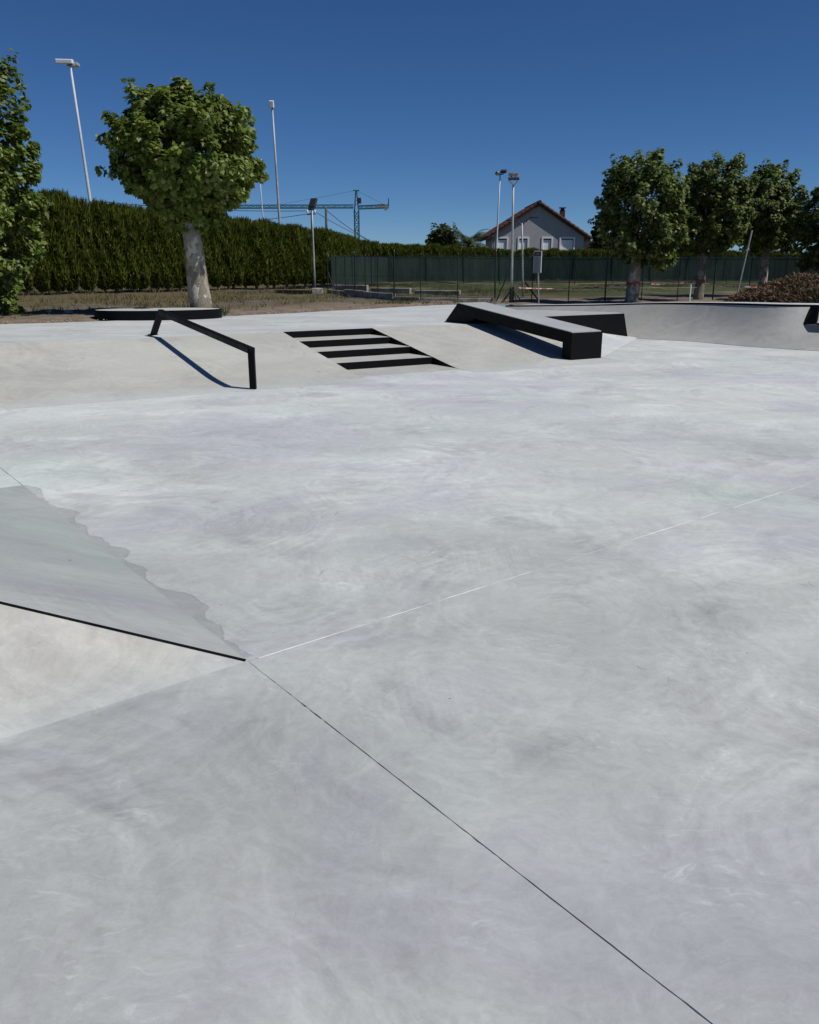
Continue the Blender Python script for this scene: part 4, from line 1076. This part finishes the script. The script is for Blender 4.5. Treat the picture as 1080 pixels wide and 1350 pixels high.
for i in range(30):
    a = i * 2.399; el = .15 + 1.15 * ((i * 7) % 30) / 30; L = rnd.uniform(1.9, 2.6)
    v_, f_ = [], []; base = Vector((4.45, 65, 2.95)); hd = Vector((math.cos(a), math.sin(a), 0)); sd_ = Vector((-math.sin(a), math.cos(a), 0))
    m = MB(); pts = []
    for q in range(11):
        u = q / 10; e_ = el - u * u * 1.5
        pts.append(base if q == 0 else pts[-1] + (hd * math.cos(e_) + Vector((0, 0, math.sin(e_)))) * L / 10)
    m.tube(pts, [.03 - .0026 * q for q in range(11)], 4)
    for q in range(40):
        u = .12 + .88 * q / 40; k_ = min(9, int(u * 10)); p0 = pts[k_].lerp(pts[k_ + 1], u * 10 - k_); d = (pts[k_ + 1] - pts[k_]).normalized()
        for s in (-1, 1):
            le = .55 * math.sin(math.pi * min(1, u * .9 + .12)) + .08
            tip_ = p0 + (sd_ * s * .8 + d * .7 + Vector((0, 0, -.25 + rnd.uniform(-.1, .1)))) * le
            m.poly([p0 - d * .02, p0 + d * .02, tip_])
    m.build('frond', M['palm'], pt, recalc=False)

# ------------------------------------------------------------------ barrier tape, stakes
def tape_run(pts, label, wd=.04):
    """red and white band: separate stretches of colour along one sagging ribbon"""
    t = thing('barrier_tape', pts[0], label, 'tape', 'barrier tape runs')
    me = {0: MB(), 1: MB()}
    for a, b in zip(pts, pts[1:]):
        a, b = Vector(a), Vector(b); n = max(2, int((b - a).length / .16)); sag = .02 * (b - a).length
        tw = rnd.uniform(0, 6)
        for i in range(n):
            u, v = i / n, (i + 1) / n
            p = a.lerp(b, u) - Vector((0, 0, sag * 4 * u * (1 - u))); q = a.lerp(b, v) - Vector((0, 0, sag * 4 * v * (1 - v)))
            w0 = Vector((0, math.sin(tw + u * 7) * .6, math.cos(tw + u * 7) * .35 + .65)) * wd / 2; w1 = Vector((0, math.sin(tw + v * 7) * .6, math.cos(tw + v * 7) * .35 + .65)) * wd / 2
            me[i % 2].poly([p - w0, q - w1, q + w1, p + w0])
    tag(me[0].build('white_bands', M['tape_white'], t, recalc=False), kind='stuff'); tag(me[1].build('red_bands', M['tape_red'], t, recalc=False), kind='stuff')
tape_run([(3.2, 25.6, .96), (6.72, 25.9, 1.06)], 'red and white tape strung left of the first tree trunk')
tape_run([(6.95, 25.9, 1.09), (9.5, 28.02, 1.12)], 'red and white tape between the first and second tree trunks')
tape_run([(9.72, 28.02, 1.12), (9.55, 24.2, 1.03), (12.6, 24.0, .98)], 'red and white tape from the second trunk over the brush pile')
def wrap(x, y, z, r, label):
    m = MB(); n = 18; bm = m.bm; lo_ = [bm.verts.new((x + r * math.cos(k * 6.2832 / n), y + r * math.sin(k * 6.2832 / n), z - .035 + .02 * math.sin(k))) for k in range(n)]; hi_ = [bm.verts.new((v.co.x, v.co.y, v.co.z + .07)) for v in lo_]
    for k in range(n): bm.faces.new((lo_[k], lo_[(k + 1) % n], hi_[(k + 1) % n], hi_[k]))
    tag(m.build('tape_loop', M['tape_red'], None, recalc=False), label, 'tape', 'barrier tape runs')
wrap(6.87, 26.1, 1.08, .215, 'red tape loop knotted round the first tree trunk'); wrap(9.64, 28.2, 1.12, .175, 'red tape loop knotted round the second tree trunk')
def stake(a, b, r, label, mat):
    m = MB(); m.tube([a, b], r, 7); tag(m.build('stake', M[mat], None), label, 'stake')
stake((8.38, 25.3, .42), (8.38, 25.3, 1.06), .022, 'short upright white stake between the first and second trees', 'white_paint')
stake((9.35, 24.3, .42), (9.62, 24.3, 2.55), .022, 'long leaning pale stake left of the brush pile', 'galv')
m = MB(); m.tube([(3.6, 27.0, .90), (8.4, 27.15, .92), (9.2, 27.2, .92)], .011, 6); tag(m.build('handrail', M['kerb'], None), 'thin grey horizontal rail behind the first tree trunk', 'rail')

# ------------------------------------------------------------------ brush pile
bp = thing('brush_pile', (11.4, 23.6, .5), 'heap of brown and green hedge cuttings behind the right end of the quarter pipe', 'brush pile')
def pile_h(x, y):
    u = (x - 11.9) / 2.9; v = (y - 23.9) / 1.9
    r = u * u + v * v
    return np.maximum(0, 1 - r) ** .62 * (.95 + .10 * np.sin(x * 2.7) * np.cos(y * 2.2) + .06 * np.sin(x * 6.1 + y * 3)) 
m = MB(); bm = m.bm; gx, gy = 34, 24; vv = {}
for i in range(gx + 1):
    for j in range(gy + 1):
        x = 8.8 + 6.2 * i / gx; y = 21.9 + 4.0 * j / gy; vv[i, j] = bm.verts.new((x, y, .42 + .9 * float(pile_h(x, y)) * .9))
for i in range(gx):
    for j in range(gy): bm.faces.new((vv[i, j], vv[i + 1, j], vv[i + 1, j + 1], vv[i, j + 1]))
m.build('heap', simple('dark_litter', (.05, .035, .024), .95, .1, scale=8, var=.4, bump=.6), bp)
def cuttings(n, sel, mat, name, seed):
    g = np.random.default_rng(seed); P = []
    x = g.uniform(9.0, 14.8, n * 4); y = g.uniform(22.0, 25.8, n * 4); h = pile_h(x, y)
    k = (h > .05) & sel(x, y, h, g)
    x, y, h = x[k][:n], y[k][:n], h[k][:n]
    p = np.stack([x, y, .46 + .9 * h * .9 + g.uniform(-.03, .07, len(x))], 1)
    v, f = scatter(SV * np.array([.8, 1, 1]), SF, p - np.array(bp.location), frames(g.normal(size=p.shape) + np.array([0, -.3, .8]), g.normal(size=p.shape) * np.array([1, 1, .4])), g.uniform(.06, .17, len(x)))
    tag(link(bpy.data.objects.new(name, np_mesh(name, v, f, M[mat])), bp), kind='stuff')
cuttings(26000, lambda x, y, h, g: (h > .5) | (g.random(len(x)) < .45) | (x < 11.2), 'dead', 'brown_cuttings', 5)
cuttings(15000, lambda x, y, h, g: (h < .82) & (x > 10.6 + g.normal(size=len(x)) * .5) & (g.random(len(x)) < .9), 'green_cut', 'green_cuttings', 6)

# ------------------------------------------------------------------ ground cover and stones
DEv = np.array(DE)
def behind_edge(x, y):
    return y - np.interp(x, DEv[:, 0], DEv[:, 1])
def blades(name, n, area, prob, mat, hgt, seed, wd=.05):
    g = np.random.default_rng(seed)
    x = g.uniform(area[0], area[1], n); y = g.uniform(area[2], area[3], n)
    k = g.random(n) < prob(x, y); x, y = x[k], y[k]
    BV = np.array([(-.5 * wd, 0, 0), (.5 * wd, 0, 0), (0, 1, .25)]); BF = np.array([(0, 1, 2)])
    rep = 5
    p = np.repeat(np.stack([x, y, np.full(len(x), .48)], 1), rep, 0); p[:, :2] += g.normal(size=(len(p), 2)) * .05
    tip = np.array([0, 0, 1.0]) + g.normal(size=p.shape) * .45
    v, f = scatter(BV, BF, p, frames(g.normal(size=p.shape) * np.array([1, 1, .2]), tip), hgt * g.uniform(.4, 1.3, len(p)))
    tag(link(bpy.data.objects.new(name, np_mesh(name, v, f, M[mat]))), kind='stuff')
def pn(x, y, s):  # cheap patchiness
    return .5 + .5 * np.sin(x * s + 1.3 * np.sin(y * s * .7)) * np.cos(y * s * .9 + 1.7 * np.sin(x * s * .6))
blades('dry_grass', 9000, (-24, 4, 18, 46), lambda x, y: np.clip((behind_edge(x, y) - 3.6) / 3.5, 0, 1) * np.clip(pn(x, y, .8) * 1.5 - .35, .05, 1) * np.where((x > -2.4) & (y > 33), .15, 1), 'dry_grass', .19, 91, .12)
blades('green_weeds', 9000, (-22, 3.5, 18, 36), lambda x, y: np.clip((behind_edge(x, y) - .5) / 2.5, 0, 1) * np.clip(pn(x + 9, y, 1.1) * 2.2 - 1.35, 0, 1) * np.where(x > -3.6, 1, .8), 'green_grass', .12, 92, .14)
blades('fence_foot_weeds', 2600, (-4, 2.6, 25.4, 34), lambda x, y: np.clip(1 - np.abs(behind_edge(x, y) - 1.9) / 1.6, 0, 1) * .9, 'green_grass', .13, 93, .14)
blades('trunk_foot_weeds', 260, (-5.7, -4.1, 19.75, 20.6), lambda x, y: np.clip(1 - np.hypot(x + 4.95, y - 20.05) / .75, 0, 1), 'green_grass', .24, 94, .12)
blades('field_grass', 9000, (-3, 20, 35, 51), lambda x, y: np.clip(pn(x, y, .35) * 2.0 - .55, 0, 1), 'green_grass', .10, 95, .2)
def rock(x, y, s, label, seed, z=.47):
    bm = bmesh.new(); bmesh.ops.create_icosphere(bm, subdivisions=2, radius=1); rr = random.Random(seed)
    ph = [rr.uniform(0, 6) for _ in range(6)]
    for v in bm.verts:
        c = v.co; k = 1 + .16 * math.sin(c.x * 3 + ph[0]) + .13 * math.sin(c.y * 4 + ph[1]) + .12 * math.sin(c.z * 5 + c.x * 3 + ph[2]); v.co = Vector((c.x * s * k, c.y * s * .75 * k, c.z * s * .55 * k))
    me = bpy.data.meshes.new('stone'); bm.to_mesh(me); bm.free(); me.materials.append(M['stone'])
    o = link(bpy.data.objects.new('stone', me)); o.location = (x, y, z + s * .25); o.rotation_euler.z = rr.uniform(0, 6)
    tag(o, label, 'stone', 'stones on the soil behind the deck')
rock(-7.0, 20.0, .19, 'pale stone right behind the left end of the oval pad, largest', 1, .5)
rock(-8.35, 20.6, .11, 'pale flat stone on the soil left of the oval pad, nearer to it', 2)
rock(-8.95, 20.9, .085, 'smaller pale stone on the soil left of the oval pad, farther from it', 3)
g = np.random.default_rng(77); n = 2600
x = g.uniform(-18, 3, n); be = g.random(n) ** 1.6 * 5.0 + .08; y = np.interp(x, DEv[:, 0], DEv[:, 1]) + be
PV = np.array([(1, 0, 0), (-.5, .87, 0), (-.5, -.87, 0), (0, 0, .8)], float); PF = np.array([(0, 1, 3), (1, 2, 3), (2, 0, 3)])
v, f = scatter(PV, PF, np.stack([x, y, np.full(n, .475)], 1), frames(g.normal(size=(n, 3)) * .3 + np.array([0, 0, 1.0]), g.normal(size=(n, 3))), g.uniform(.01, .035, n))
tag(link(bpy.data.objects.new('gravel', np_mesh('gravel', v, f, M['pebble']))), kind='stuff')
